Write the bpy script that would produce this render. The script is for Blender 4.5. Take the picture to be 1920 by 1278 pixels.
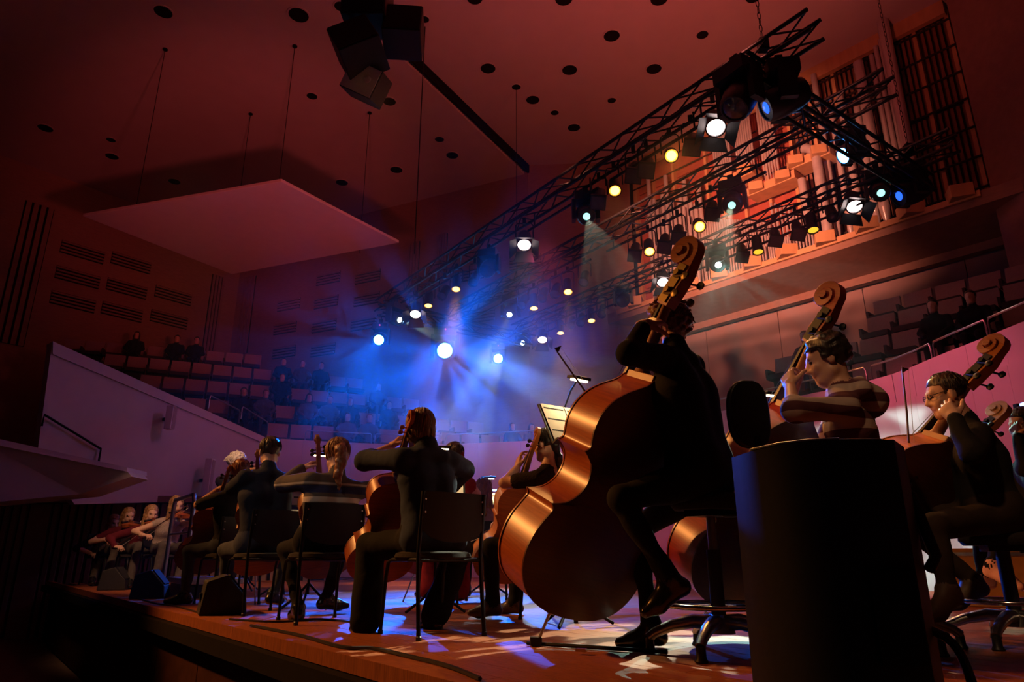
import bpy, math, random
import numpy as np
from mathutils import Vector, Matrix

for _o in list(bpy.data.objects): bpy.data.objects.remove(_o)
sc = bpy.context.scene
COL = sc.collection
R = math.radians
random.seed(7)
V = Vector

# ---------------------------------------------------------------- camera, world, exposure
PITCH, EYE = R(17.5), 0.43            # stage floor is z = 0; the lens looks up from just above it
cam = bpy.data.cameras.new('camera'); cam.lens = 24; cam.sensor_width = 36; cam.clip_start = .05
co = bpy.data.objects.new('camera', cam); COL.objects.link(co)
co.location = (0, 0, EYE); co.rotation_euler = (R(90) + PITCH, 0, 0)
sc.camera = co
w = bpy.data.worlds.new('dark_hall'); sc.world = w; w.use_nodes = True
w.node_tree.nodes['Background'].inputs[0].default_value = (.30, .06, .07, 1)
w.node_tree.nodes['Background'].inputs[1].default_value = .012
sc.view_settings.view_transform = 'Standard'; sc.view_settings.look = 'None'
sc.view_settings.gamma = 1; sc.view_settings.use_curve_mapping = False
sc.view_settings.exposure = 0.12
sc.cycles.use_denoising = True
sc.cycles.use_adaptive_sampling = True; sc.cycles.adaptive_threshold = .04
sc.cycles.max_bounces = 4; sc.cycles.diffuse_bounces = 2; sc.cycles.glossy_bounces = 2
sc.cycles.transmission_bounces = 4; sc.cycles.volume_bounces = 0; sc.cycles.transparent_max_bounces = 8
sc.cycles.sample_clamp_indirect = 4; sc.cycles.caustics_reflective = False; sc.cycles.caustics_refractive = False

def spot(name, loc, to, power, col, angle=30, blend=.5, radius=.08):
    l = bpy.data.lights.new(name, 'SPOT'); l.energy = power; l.color = col
    l.spot_size = R(angle); l.spot_blend = blend; l.shadow_soft_size = radius
    o = bpy.data.objects.new(name, l); COL.objects.link(o)
    o.location = loc; d = V(to) - V(loc)
    o.rotation_euler = d.to_track_quat('-Z', 'Y').to_euler()
    return o
RED, PINK, AMBER, BLUE, MINT, LAV = (1, .13, .10), (1, .10, .24), (1, .40, .08), (.0, .12, 1), (.62, 1, .92), (.5, .34, 1)
# unseen wash spots added without fixtures: red up on to the ceiling and the organ, pink on to the choir wall
for loc, to, pw, col, an, bl in [
    ((3.6, 8.2, 6.9), (2.4, 9.4, 12), 780, RED, 160, 1),            # added red fill from above the rig, up at the ceiling
    ((-3.0, 10.0, 6.9), (-3.0, 11.0, 12), 10, RED, 165, .9),
    ((-2.0, 6.0, 2.6), (-6.0, 14.2, 7.9), 980, (1, .10, .10), 46, .8),  # at the reflector panel
    ((.3, 9.2, 6.95), (5.7, 15.6, 8.3), 5800, (1, .30, .18), 52, .9),   # at the organ
    ((3.0, 8.6, 5.8), (5.6, 8.9, 1.2), 520, (1, .12, .19), 68, .8),             # pink along the choir parapet
    ((0.6, 11.0, 5.8), (1.6, 15.6, 1.8), 380, PINK, 100, .8),
    ((-2.4, 11.4, 5.8), (-5.6, 15.0, 1.6), 28, (1, .14, .32), 70, .8),
    ((-1.6, 12.2, 5.8), (-6.0, 20.0, 5.0), 85, (1, .10, .14), 110, .9),
    ((-1.0, 11.0, 5.8), (-8.5, 12.0, 1.2), 50, (.5, .22, 1), 60, .8),
    ((-9.4, 5.2, 6.6), (.5, 3.7, .78), 950, (1, .30, .05), 11.5, .6),    # amber side lights from the balcony across the players
    ((-9.6, 6.4, 6.6), (-1.2, 5.0, .9), 3000, (1, .38, .09), 30, .6),
    ((-2.0, 6.9, 6.0), (2.1, 3.8, .85), 700, (1, .38, .09), 15, .6),  # added amber spot to make the orange bass ribs glow
    ((-3.4, 4.6, 6.2), (-4.4, 9.9, 1.0), 1150, (1, .50, .26), 27, .7),  # added unseen spot over the stage edge, for the violinists
    ((-6.5, -1.5, 6.5), (-1.3, 5.7, 1.2), 420, (1, .80, .70), 14.5, .8),  # added soft fill on the cellists, standing in for hall bounce
    ((-2.5, -1.5, 7.5), (1.95, 3.5, 1.05), 620, (1, .54, .26), 8.5, .5),  # added spot behind the lens for two bassists, clear of the front scroll
    ((2.5, 7.0, 6.8), (8.4, 11.6, 4.4), 130, (1, .22, .16), 60, .9)]:  # added weak red fill on the seats below the organ
    spot('unseen_wash', loc, to, pw, col, an, bl, .2)

# ---------------------------------------------------------------- picture measurements -> world points
_S, _C, _F = math.sin(PITCH), math.cos(PITCH), 1280.0
def ray(x, y):
    u, v = (x - 960) / _F, (y - 639) / _F
    return V((u, _C + v * _S, _S - v * _C))
def atY(x, y, Y):
    d = ray(x, y); t = Y / d.y
    return V((d.x * t, Y, EYE + d.z * t))
def atZ(x, y, Z):
    d = ray(x, y); t = (Z - EYE) / d.z
    return V((d.x * t, d.y * t, Z))
def atN(x, y, n, c):
    d = ray(x, y); t = c / (d.x * n[0] + d.y * n[1])
    return V((d.x * t, d.y * t, EYE + d.z * t))

# ---------------------------------------------------------------- materials
MATS = {}
def mat(name, col, rough=.6, metal=0, var=.12, scale=14, bump=0, coat=0, stretch=(1, 1, 1), emit=None, es=0, spec=.5, col2=None):
    if name in MATS: return MATS[name]
    m = bpy.data.materials.new(name); m.use_nodes = True
    nt = m.node_tree; N = nt.nodes; L = nt.links; b = N['Principled BSDF']
    b.inputs['Roughness'].default_value = rough; b.inputs['Metallic'].default_value = metal
    b.inputs['Coat Weight'].default_value = coat; b.inputs['Coat Roughness'].default_value = .12
    b.inputs['Specular IOR Level'].default_value = spec
    tc = N.new('ShaderNodeTexCoord'); mp = N.new('ShaderNodeMapping'); mp.inputs['Scale'].default_value = stretch
    nz = N.new('ShaderNodeTexNoise'); nz.inputs['Scale'].default_value = scale; nz.inputs['Detail'].default_value = 4
    L.new(tc.outputs['Object'], mp.inputs['Vector']); L.new(mp.outputs['Vector'], nz.inputs['Vector'])
    rp = N.new('ShaderNodeValToRGB'); rp.color_ramp.elements[0].position = .3; rp.color_ramp.elements[1].position = .7
    c2 = col2 if col2 else tuple(min(1, c * (1 + var)) for c in col)
    c1 = tuple(c * (1 - var) for c in col)
    rp.color_ramp.elements[0].color = (*c1, 1); rp.color_ramp.elements[1].color = (*c2, 1)
    L.new(nz.outputs['Fac'], rp.inputs['Fac']); L.new(rp.outputs['Color'], b.inputs['Base Color'])
    if bump:
        bp = N.new('ShaderNodeBump'); bp.inputs['Strength'].default_value = bump; bp.inputs['Distance'].default_value = .01
        L.new(nz.outputs['Fac'], bp.inputs['Height']); L.new(bp.outputs['Normal'], b.inputs['Normal'])
    if emit:
        b.inputs['Emission Color'].default_value = (*emit, 1); b.inputs['Emission Strength'].default_value = es
    MATS[name] = m
    return m
mat('plaster', (.34, .23, .22), .9, var=.04, scale=3)
mat('ceiling_plaster', (.60, .50, .48), .95, var=.03, scale=2)
mat('parapet_paint', (.66, .58, .58), .75, var=.03, scale=4)
mat('wall_wood', (.34, .20, .14), .6, var=.10, scale=5, stretch=(1, 1, 6))
mat('wall_panel', (.30, .17, .13), .65, var=.1, scale=6)
mat('dark_slot', (.012, .008, .008), .95, spec=.1)
mat('stage_wood', (.34, .10, .035), .5, var=.28, scale=9, stretch=(1, 12, 1), bump=.05, spec=.22)
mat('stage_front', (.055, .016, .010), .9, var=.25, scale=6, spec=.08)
mat('hall_floor', (.16, .11, .08), .6, var=.15, scale=5)
mat('black_metal', (.012, .012, .014), .42, .6, var=.3)
mat('truss_metal', (.035, .032, .034), .45, .8, var=.2)
mat('black_paint', (.012, .011, .012), .6, var=.3, scale=40)
mat('black_plastic', (.015, .015, .017), .45, var=.3)
mat('black_cloth', (.012, .011, .012), .95, var=.5, scale=60)
mat('chrome', (.62, .6, .58), .16, 1, var=.08)
mat('steel', (.42, .42, .42), .32, 1, var=.12)
mat('gold_metal', (.22, .15, .06), .42, 1, var=.15)
mat('pipe_metal', (.60, .54, .53), .32, .35, var=.1, scale=6)
mat('organ_wood', (.62, .36, .17), .5, var=.12, scale=6, stretch=(1, 1, .2))
mat('organ_red', (.42, .10, .06), .6, var=.12, scale=6)
mat('organ_dark', (.03, .016, .012), .9)
mat('slat_wood', (.30, .13, .07), .6, var=.15, scale=8)
mat('seat_cloth', (.40, .27, .24), .9, var=.06, scale=30)
mat('seat_dark', (.05, .03, .03), .9)
mat('white_box', (.8, .72, .7), .6, var=.03)
mat('lens_dark', (.02, .03, .05), .08, 0, coat=.6)
mat('gel_glass', (.06, .04, .05), .25)
mat('lens_amber', (.9, .5, .1), .3, emit=(1, .36, .03), es=2.2)
mat('lens_core', (.9, .7, .3), .3, emit=(1, .60, .17), es=3.4)
mat('lens_yellow', (.9, .6, .1), .3, emit=(1, .52, .03), es=1.25)
mat('lens_white', (.9, .9, .9), .3, emit=(1, .74, .70), es=7)
mat('lens_mint', (.8, .9, .9), .3, emit=(.72, 1, .95), es=40)
mat('lens_mint_dim', (.5, .7, .7), .3, emit=(.35, .9, .8), es=1.6)
mat('lens_blue', (.2, .4, .9), .3, emit=(.06, .36, 1), es=40)
mat('lens_blue_dim', (.1, .2, .8), .3, emit=(.02, .12, 1), es=1.6)
mat('led_red', (.8, .1, .2), .4, emit=(1, .05, .15), es=3)
mat('led_strip', (.3, .5, 1), .4, emit=(.12, .3, 1), es=9)
mat('lamp_glow', (1, .9, .7), .4, emit=(1, .78, .42), es=22)
mat('paper', (.82, .74, .6), .8, var=.05, scale=30)
mat('ink', (.03, .03, .03), .8)

# ---------------------------------------------------------------- mesh helpers
def finish(o, label=None, cat=None, group=None, kind=None, parent=None):
    if label: o['label'] = label
    if cat: o['category'] = cat
    if group: o['group'] = group
    if kind: o['kind'] = kind
    if parent is not None: o.parent = parent
    return o
def empty(name, loc=(0, 0, 0), rz=0, label=None, cat=None, group=None, kind=None):
    o = bpy.data.objects.new(name, None); COL.objects.link(o); o.empty_display_size = .1
    o.location = loc; o.rotation_euler = (0, 0, rz)
    return finish(o, label, cat, group, kind)
def frame(z, x=None):
    """rotation whose Z is z and whose X is as near x as it can be"""
    z = V(z).normalized()
    x = V(x) if x is not None else (V((1, 0, 0)) if abs(z.x) < .9 else V((0, 1, 0)))
    y = z.cross(x).normalized(); x = y.cross(z)
    return Matrix((x, y, z)).transposed()
class MB:
    def __init__(s): s.v, s.f, s.m = [], [], []
    def add(s, v, f, m=0):
        k = len(s.v); s.v += [V(p) for p in v]; s.f += [tuple(i + k for i in q) for q in f]; s.m += [m] * len(f)
        return s
    def box(s, c, d, rot=None, m=0, taper=1):
        c = V(c); pts = []
        for z in (-1, 1):
            t = taper if z > 0 else 1
            for x, y in ((-1, -1), (1, -1), (1, 1), (-1, 1)):
                p = V((x * d[0] / 2 * t, y * d[1] / 2 * t, z * d[2] / 2))
                pts.append(c + (rot @ p if rot else p))
        return s.add(pts, [(3, 2, 1, 0), (4, 5, 6, 7), (0, 1, 5, 4), (1, 2, 6, 5), (2, 3, 7, 6), (3, 0, 4, 7)], m)
    def tube(s, a, b, r, r2=None, n=8, m=0, caps=True):
        a, b = V(a), V(b); r2 = r if r2 is None else r2
        q = frame(b - a); pts = []
        for p, rr in ((a, r), (b, r2)):
            pts += [p + q @ V((math.cos(2 * math.pi * k / n) * rr, math.sin(2 * math.pi * k / n) * rr, 0)) for k in range(n)]
        f = [(k, (k + 1) % n, n + (k + 1) % n, n + k) for k in range(n)]
        if caps: f += [tuple(range(n - 1, -1, -1)), tuple(range(n, 2 * n))]
        return s.add(pts, f, m)
    def path(s, P, r, n=6, m=0, closed=False):
        P = [V(p) for p in P]; K = len(P); rr = r if isinstance(r, (list, tuple)) else [r] * K
        pts = []; x = None
        for i, p in enumerate(P):
            a = P[i - 1] if (i or closed) else p; b = P[(i + 1) % K] if (i < K - 1 or closed) else p
            q = frame(b - a, x if x is not None else None); x = q @ V((1, 0, 0))
            pts += [p + q @ V((math.cos(2 * math.pi * k / n) * rr[i], math.sin(2 * math.pi * k / n) * rr[i], 0)) for k in range(n)]
        f = []
        for i in range(K if closed else K - 1):
            j = (i + 1) % K
            f += [(i * n + k, i * n + (k + 1) % n, j * n + (k + 1) % n, j * n + k) for k in range(n)]
        if not closed: f += [tuple(range(n - 1, -1, -1)), tuple(range((K - 1) * n, K * n))]
        return s.add(pts, f, m)
    def lathe(s, prof, n=16, M=None, m=0):
        M = M or Matrix.Identity(4); pts = []; f = []
        for r, z in prof:
            pts += [M @ V((math.cos(2 * math.pi * k / n) * r, math.sin(2 * math.pi * k / n) * r, z)) for k in range(n)]
        for i in range(len(prof) - 1):
            f += [(i * n + k, i * n + (k + 1) % n, (i + 1) * n + (k + 1) % n, (i + 1) * n + k) for k in range(n)]
        f += [tuple(range(n - 1, -1, -1)), tuple(range((len(prof) - 1) * n, len(prof) * n))]
        return s.add(pts, f, m)
    def slab(s, poly, off, m=0):
        """closed polygon (3-D points) pushed along off"""
        n = len(poly); P = [V(p) for p in poly]; Q = [p + V(off) for p in P]
        return s.add(P + Q, [tuple(range(n - 1, -1, -1)), tuple(range(n, 2 * n))] + [(i, (i + 1) % n, n + (i + 1) % n, n + i) for i in range(n)], m)
    def mesh(s, name, mats, smooth=0, org=(0, 0, 0)):
        me = bpy.data.meshes.new(name); og = V(org)
        me.from_pydata([p - og for p in s.v], [], s.f)
        for k in (mats if isinstance(mats, (list, tuple)) else [mats]): me.materials.append(MATS[k])
        me.polygons.foreach_set('material_index', s.m)
        import bmesh
        bm = bmesh.new(); bm.from_mesh(me); bmesh.ops.recalc_face_normals(bm, faces=bm.faces); bm.to_mesh(me); bm.free()
        if smooth:
            me.polygons.foreach_set('use_smooth', [True] * len(me.polygons)); me.set_sharp_from_angle(angle=R(smooth))
        me.update()
        return me
    def build(s, name, mats, parent=None, smooth=0, org=(0, 0, 0), bevel=0, **kw):
        o = bpy.data.objects.new(name, s.mesh(name, mats, smooth, org)); COL.objects.link(o)
        if parent is None: o.location = org
        if bevel:
            b = o.modifiers.new('edge', 'BEVEL'); b.width = bevel; b.segments = 2; b.limit_method = 'ANGLE'
        return finish(o, parent=parent, **kw)
def inst(name, me, parent=None, M=None, **kw):
    o = bpy.data.objects.new(name, me); COL.objects.link(o)
    if M is not None: o.matrix_basis = M
    return finish(o, parent=parent, **kw)
def T(loc, rot=None, sc_=None):
    M = Matrix.Translation(V(loc))
    if rot is not None: M = M @ rot.to_4x4()
    if sc_ is not None: M = M @ Matrix.Diagonal((*sc_, 1))
    return M
def RZ(a): return Matrix.Rotation(a, 3, 'Z')
def RX(a): return Matrix.Rotation(a, 3, 'X')
def RY(a): return Matrix.Rotation(a, 3, 'Y')
# ================================================================ THE HALL
K_ = 1.1456                                                         # room scale about the lens
CEIL = EYE + 11.8
def kk(x, y): return (x * K_, y * K_)
E_ST, N_ST = V((-.6185, .7857, 0)), V((.7857, .6185, 0))          # along / into the stage
EDGE0 = V((-.172, 2.70, 0))                                        # a point of the stage front edge
# ---- stage floor of boards
floor = empty('floor', EDGE0, kind='structure')
floor['label'] = 'reddish varnished wooden stage floor of long boards'
BW, BL = .16, 3.6
bm_ = MB().box((0, BW / 2, -.03), (BL - .004, BW - .004, .06)).mesh('plank', 'stage_wood')
ax = math.atan2(E_ST.y, E_ST.x)
MI = RZ(ax)
# board local x runs along the edge, local y into the stage (to the right of the edge direction)
me_base = MB()
nb = 0
for r in range(80):
    for k in range(-2, 5):
        off = (r * 1.37) % BL - BL / 2
        x0 = k * BL + off
        c = EDGE0 + E_ST * (x0) + N_ST * (r * BW)
        if c.y < -.8 or c.y > 17.5 or x0 > 11.3: continue
        near = (c - V((0, 0, 0))).length < 8.5
        if near and nb < 290:
            o = inst('plank', bm_, floor, T(E_ST * x0 + N_ST * (r * BW + BW) , MI)); nb += 1
        else:
            me_base.box(E_ST * x0 + N_ST * (r * BW + BW / 2) + V((0, 0, -.03)), (BL - .004, BW - .004, .06), MI)
me_base.build('plank_field', 'stage_wood', floor, kind='stuff')
MB().box(E_ST * 5 + N_ST * 6.6 + V((0, 0, -.12)), (17, 13.4, .1), MI).build('subfloor', 'dark_slot', floor)
# ---- stage front
sf = empty('wall_stage_front', EDGE0, kind='structure')
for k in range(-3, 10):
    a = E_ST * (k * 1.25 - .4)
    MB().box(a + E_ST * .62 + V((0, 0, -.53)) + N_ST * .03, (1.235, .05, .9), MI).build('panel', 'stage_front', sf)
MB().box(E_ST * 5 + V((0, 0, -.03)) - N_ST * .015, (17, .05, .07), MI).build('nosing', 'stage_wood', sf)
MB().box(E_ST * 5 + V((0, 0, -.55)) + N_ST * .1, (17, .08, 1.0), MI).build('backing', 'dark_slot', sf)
# end of the stage (far side)
MB().box(EDGE0 + E_ST * 11.3 + N_ST * 4 + V((0, 0, -.5)), (.1, 8, 1.0), MI).build('wall_stage_end', 'stage_front', kind='structure')
hf = MB().box((-8, 6, -1.05), (40, 34, .1)).build('floor_hall', 'hall_floor', kind='structure')
MB().box((-3.2, 2.6, -.995), (.06, 9, .01), RZ(R(38))).build('trim_1', 'dark_slot', kind='structure')

# ---- ceiling: two planes, the organ side a step higher
A_ = V((.45 * K_, 16.95 * K_, CEIL)); DG = V((-.507, -.862, 0))
ceil = empty('ceiling', (0, 8, CEIL), kind='structure')
p0 = A_; p1 = A_ + DG * 28
# lower plane: everything audience-side of the diagonal edge, up to the back wall line
BK = V((-.907, .4217, 0))                                          # back wall direction from A to the corner B
B_ = V((-9.26 * K_, 21.47 * K_, CEIL))
low = [A_ + V((0, .25, 0)), p1, V((-32, -8, CEIL)), V((-32, 4, CEIL)), B_ + V((-.3, .3, 0))]
MB().slab(low, (0, 0, .22)).build('ceiling_panel', 'ceiling_plaster', ceil, org=(0, 8, CEIL))
hi = [V((.2, 20.0, CEIL + .3)), V((11, 20.0, CEIL + .3)), V((16, 9, CEIL + .3)), V((16, -8, CEIL + .3)), V((-16, -8, CEIL + .3)), p1 + V((-1, .6, .3)), V((-.2, 20.0, CEIL + .3))]
MB().slab(hi, (0, 0, .2)).build('ceiling_panel', 'ceiling_plaster', ceil, org=(0, 8, CEIL))
d_ = (p1 - A_).normalized(); n_ = V((-d_.y, d_.x, 0)); n_ = n_ if n_.x > 0 else -n_
MB().slab([A_ + V((0, 0, .012)), p1 + V((0, 0, .012)), p1 + V((0, 0, .3)), A_ + V((0, 0, .3))], n_ * .05).build('step_shade_strip', 'dark_slot', ceil, org=(0, 8, CEIL))  # dark strip laid over the step face, its shade put in as colour
# ---- walls
def wall(name, a, b, z0, z1, th, m, side):
    a, b = V((a[0], a[1], 0)), V((b[0], b[1], 0)); d = (b - a).normalized(); n = V((-d.y, d.x, 0)) * side
    return MB().slab([a + V((0, 0, z0)), b + V((0, 0, z0)), b + V((0, 0, z1)), a + V((0, 0, z1))], n * th).build(name, m, kind='structure', org=a + V((0, 0, z0)))
WB = wall('wall_back', kk(.45, 16.95), kk(-9.26, 21.47), -1, CEIL + .3, .3, 'wall_wood', -1)
WL = wall('wall_left', kk(-9.26, 21.47), kk(-24, 3.7), -1, CEIL + .3, .3, 'wall_wood', -1)
WC = wall('wall_choir', kk(3.25, 16.75), kk(.45, 16.95), 0, CEIL + .5, .3, 'wall_wood', -1)
WR = wall('wall_right', kk(8.62, 10.6), kk(10.4, 3.5), 0, CEIL + .5, .3, 'wall_panel', 1)
# ---- acoustic grilles: recessed dark boxes with slats
def grille(parent, org, a, u, wdt, hgt, nslat, horizontal=True):
    """a: centre (world), u: unit vector along the wall"""
    up = V((0, 0, 1)); n = V((-u.y, u.x, 0))
    if n.dot(V((0, 8, 0)) - a) < 0: n = -n
    rot = Matrix((u, n, up)).transposed()
    g = MB().box(a + n * .012, (wdt, .03, hgt), rot).build('acoustic_grille', 'dark_slot', parent, org=org)
    for k in range(nslat):
        if horizontal:
            c = a + up * ((k + .5) / nslat - .5) * hgt + n * .05
            MB().box(c, (wdt, .05, hgt / nslat * .5), rot).build('slat', 'wall_panel', g, org=org)
        else:
            c = a + u * ((k + .5) / nslat - .5) * wdt + n * .05
            MB().box(c, (wdt / nslat * .68, .05, hgt), rot).build('slat', 'wall_panel', g, org=org)
def on_wall(px, py, a, b):
    d = V((b[0] - a[0], b[1] - a[1], 0)).normalized(); n = V((-d.y, d.x, 0))
    return atN(px, py, n, n.x * a[0] + n.y * a[1]), d
WBo, WLo, WCo = WB.location.copy(), WL.location.copy(), WC.location.copy()
for x, y in [(616, 522), (690, 519), (542, 571), (612, 566), (688, 561), (535, 615), (608, 611), (682, 607), (533, 660), (606, 656), (985, 492), (925, 552), (900, 592), (880, 515)]:
    c, d = on_wall(x, y, kk(.45, 16.95), kk(-9.26, 21.47)); grille(WB, WBo, c, d, 1.05, .41, 4)
for x, y in [(155, 473), (246, 493), (146, 520), (238, 541), (325, 554), (137, 566), (229, 585), (317, 599)]:
    c, d = on_wall(x, y, kk(-9.26, 21.47), kk(-24, 3.7)); grille(WL, WLo, c, d, 1.28, .43, 4)
for x, y, wd, ht in [(46, 510, .8, 4.6), (400, 590, .5, 3.1)]:
    c, d = on_wall(x, y, kk(-9.26, 21.47), kk(-24, 3.7)); grille(WL, WLo, c, d, wd, ht, 4, False)
for x, y, wd, ht in [(462, 590, .57, 3.1), (775, 500, .46, 1.8), (830, 480, .35, 1.6)]:
    c, d = on_wall(x, y, kk(.45, 16.95), kk(-9.26, 21.47)); grille(WB, WBo, c, d, wd, ht, 4, False)
ORD = 'first second third fourth fifth sixth seventh eighth ninth tenth eleventh twelfth thirteenth fourteenth fifteenth sixteenth seventeenth eighteenth nineteenth twentieth'.split()
# ---- ceiling downlights
ring = MB().lathe([(.2, 0), (.2, -.012), (.17, -.012), (.17, -.002)], 24).mesh('ring', 'ceiling_plaster', 30)
cup = MB().lathe([(.172, -.006), (.15, -.004), (.1, -.003)], 24).mesh('baffle', 'dark_slot')
LOWS = [(306, 22, 1), (560, 28, 1.15), (85, 240, 1), (208, 262, .65), (210, 293, .95), (327, 340, .95), (585, 180, .72), (641, 342, 1), (743, 318, 1), (824, 261, .7), (848, 291, .95), (730, 190, .9), (796, 36, .55), (640, 12, .8)]
HIS = [(915, 128, 1), (1068, 131, 1), (968, 163, .62), (999, 187, .95), (1040, 211, .6), (1076, 239, .95), (1147, 67, 1), (1147, 188, .6), (1226, 129, 1), (1317, 65, .72), (1057, -2, 1), (1236, -2, 1), (890, -3, .9), (1413, -6, .9)]
for lst, z, side in ((LOWS, CEIL, 'lower panel'), (HIS, CEIL + .3, 'raised panel')):
    for i, (x, y, s) in enumerate(sorted(lst)):
        r_ = empty('ceiling_downlight', atZ(x, y, z), 0, 'unlit %s round downlight, %s from the %s of the ceiling %s' % ('small' if s < .8 else 'large', ORD[i], 'far side wall' if side[0] == 'l' else 'diagonal step', side), 'downlight', 'ceiling downlights, ' + side)
        r_.scale = (s * K_, s * K_, 1)
        inst('ring', ring, r_); inst('baffle', cup, r_)
# ---- suspended reflector panel and its wires
ZP = EYE + 7.45
q = [atZ(155, 405, ZP), atZ(527, 340, ZP), atZ(748, 455, ZP), atZ(435, 514, ZP)]
c0 = sum(q, V()) / 4
rp_ = empty('acoustic_reflector', c0, 0, 'large pale rectangular sound reflector panel hanging flat on thin wires below the ceiling', 'reflector panel')
MB().slab(q, (0, 0, .07)).build('panel', 'parapet_paint', rp_, org=c0, bevel=.01)
for x, y in [(310, 92), (553, 86), (470, 213), (693, 211)]:
    t = atZ(x, y, CEIL); b = V((t.x, t.y, ZP + .06))
    wr = MB().tube(b, t, .008, n=5).build('wire', 'black_metal', rp_, org=c0)
    MB().lathe([(.06, 0), (.06, -.03), (.02, -.05)], 10, Matrix.Translation(t)).build('rose', 'black_metal', wr, org=c0)
# ---- choir balcony parapet: curved wall round the stage, z 0 .. 2.93
PZ = 2.93
key = [V((5.9, 5.2, 0)), atZ(1920, 600, PZ), atZ(1770, 660, PZ), atZ(1620, 715, PZ), atZ(1350, 770, PZ), atZ(1130, 815, PZ), atZ(830, 832, PZ), atZ(660, 829, PZ), atZ(497, 820, PZ)]
key = [V((k.x, k.y, 0)) for k in key]
def catmull(P, n):
    out = []
    for i in range(len(P) - 1):
        a = P[max(i - 1, 0)]; b = P[i]; c = P[i + 1]; d = P[min(i + 2, len(P) - 1)]
        for k in range(n):
            t = k / n
            out.append(.5 * ((2 * b) + (c - a) * t + (2 * a - 5 * b + 4 * c - d) * t * t + (3 * b - a - 3 * c + d) * t ** 3))
    return out + [P[-1]]
arc = catmull(key, 4)
CTR = V((-1.5, 8, 0))
par = empty('wall_choir_parapet', (0, 0, 0), kind='structure'); par['label'] = 'curved pale parapet wall around the back of the stage'
for i in range(len(arc) - 1):
    a, b = arc[i], arc[i + 1]; d = (b - a).normalized(); n = V((-d.y, d.x, 0))
    if n.dot(CTR - a) > 0: n = -n
    a2, b2 = a + d * .0012, b - d * .0012
    MB().slab([a2, b2, b2 + V((0, 0, PZ - .42)), a2 + V((0, 0, PZ - .42))], n * .2).build('panel', 'parapet_paint', par)
    MB().slab([a2 + n * .03 + V((0, 0, PZ - .42)), b2 + n * .03 + V((0, 0, PZ - .42)), b2 + n * .03 + V((0, 0, PZ)), a2 + n * .03 + V((0, 0, PZ))], n * .2).build('coping', 'parapet_paint', par)
# balcony handrails on the parapet
def rail(P, h, lab):
    P = [V(p) for p in P]
    o = empty('balcony_handrail', P[0], 0, lab, 'handrail', 'thin handrails on the choir parapet')
    pts = [P[0]] + [P[0] + V((0, 0, h * .8)), P[0].lerp(P[1], .06) + V((0, 0, h))] + [p + V((0, 0, h)) for p in P[1:-1]] + [P[-1].lerp(P[-2], .06) + V((0, 0, h)), P[-1] + V((0, 0, h * .8)), P[-1]]
    MB().path(pts, .014, 6).build('rail', 'steel', o, org=P[0], smooth=60)
    return o
nr = 0
for i in range(3, len(arc) - 3, 3):
    a = [arc[i + k] + V((0, 0, PZ)) + (arc[i + k] - CTR).normalized() * .12 for k in range(4)]
    a[0] = a[0].lerp(a[1], .08); a[-1] = a[-1].lerp(a[-2], .08)
    rail(a, .24, 'thin bent handrail on the curved choir parapet, %s from the side wall' % ORD[nr]); nr += 1
# ---- raked side parapet going up to the audience balcony
wn = V((.77, -.64, 0)); P0 = key[-1] + V((0, 0, PZ)); wc = wn.dot(P0)
def onS(x, y): return atN(x, y, (wn.x, wn.y), wc)
sp = [onS(98, 640), onS(497, 820), onS(505, 935), onS(140, 945), onS(70, 850)]
MB().slab(sp, -wn * .25).build('wall_raked_parapet', 'parapet_paint', kind='structure', org=sp[1])
MB().slab([onS(98, 640) + wn * .03, onS(497, 820) + wn * .03, onS(497, 832) + wn * .03, onS(98, 664) + wn * .03], -wn * .32).build('trim_2', 'parapet_paint', kind='structure', org=sp[1])
for (xa, ya, xb, yb) in [(395, 752, 452, 778), (456, 772, 505, 800)]:
    a, b = onS(xa, ya + 12), onS(xb, yb + 14)
    rail([a - wn * .1, a.lerp(b, .5) - wn * .1, b - wn * .1], .28, 'thin metal handrail on the sloping parapet, %s one' % ('upper' if xa < 420 else 'lower'))
# lower side balcony front with its blunt end
bp = [atY(-40, 826, 10.0), atY(238, 882, 10.6), atY(247, 893, 10.6), atY(150, 926, 10.5), atY(-40, 944, 10.0)]
MB().slab(bp, (0, .5, 0)).build('wall_side_balcony', 'parapet_paint', kind='structure', org=bp[1])
MB().slab([atY(-40, 814, 10.02), atY(238, 876, 10.62), atY(238, 884, 10.58), atY(-40, 827, 9.98)], (0, .6, 0)).build('trim_3', 'parapet_paint', kind='structure', org=bp[1])
# stair handrail on the raked wall
a, b = onS(80, 778), onS(186, 842)
h_ = MB().path([a + wn * .08 + V((0, 0, -.2)), a + wn * .08, b + wn * .08, b + wn * .08 + V((0, 0, -.3))], .02, 6).build('stair_handrail', 'black_metal', org=a, smooth=60)
finish(h_, 'dark sloping stair handrail on the raked side wall above the low balcony', 'handrail')
# slatted wall under the balcony
sw = empty('wall_slatted', (-8, 13.5, -1), kind='structure')
MB().box((-8.6, 13.62, .25), (10.2, .1, 2.5)).build('backing', 'dark_slot', sw, org=(-8, 13.5, -1))
MB().box((-8.6, 13.5, 1.48), (10.2, .2, .12)).build('rail', 'wall_wood', sw, org=(-8, 13.5, -1))
slm = MB().box((0, 0, 1.2), (.085, .07, 2.4)).mesh('slat', 'wall_panel')
pm = MB().box((0, 0, 1.2), (.4, .07, 2.4)).mesh('board', 'wall_panel')
x = -13.5
k = 0
while x < -3.7:
    if k % 8 == 7: inst('board', pm, sw, T((x + 8 + .16, .02, 0))); x += .46
    else: inst('slat', slm, sw, T((x + 8, .02, 0))); x += .16
    k += 1
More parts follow.
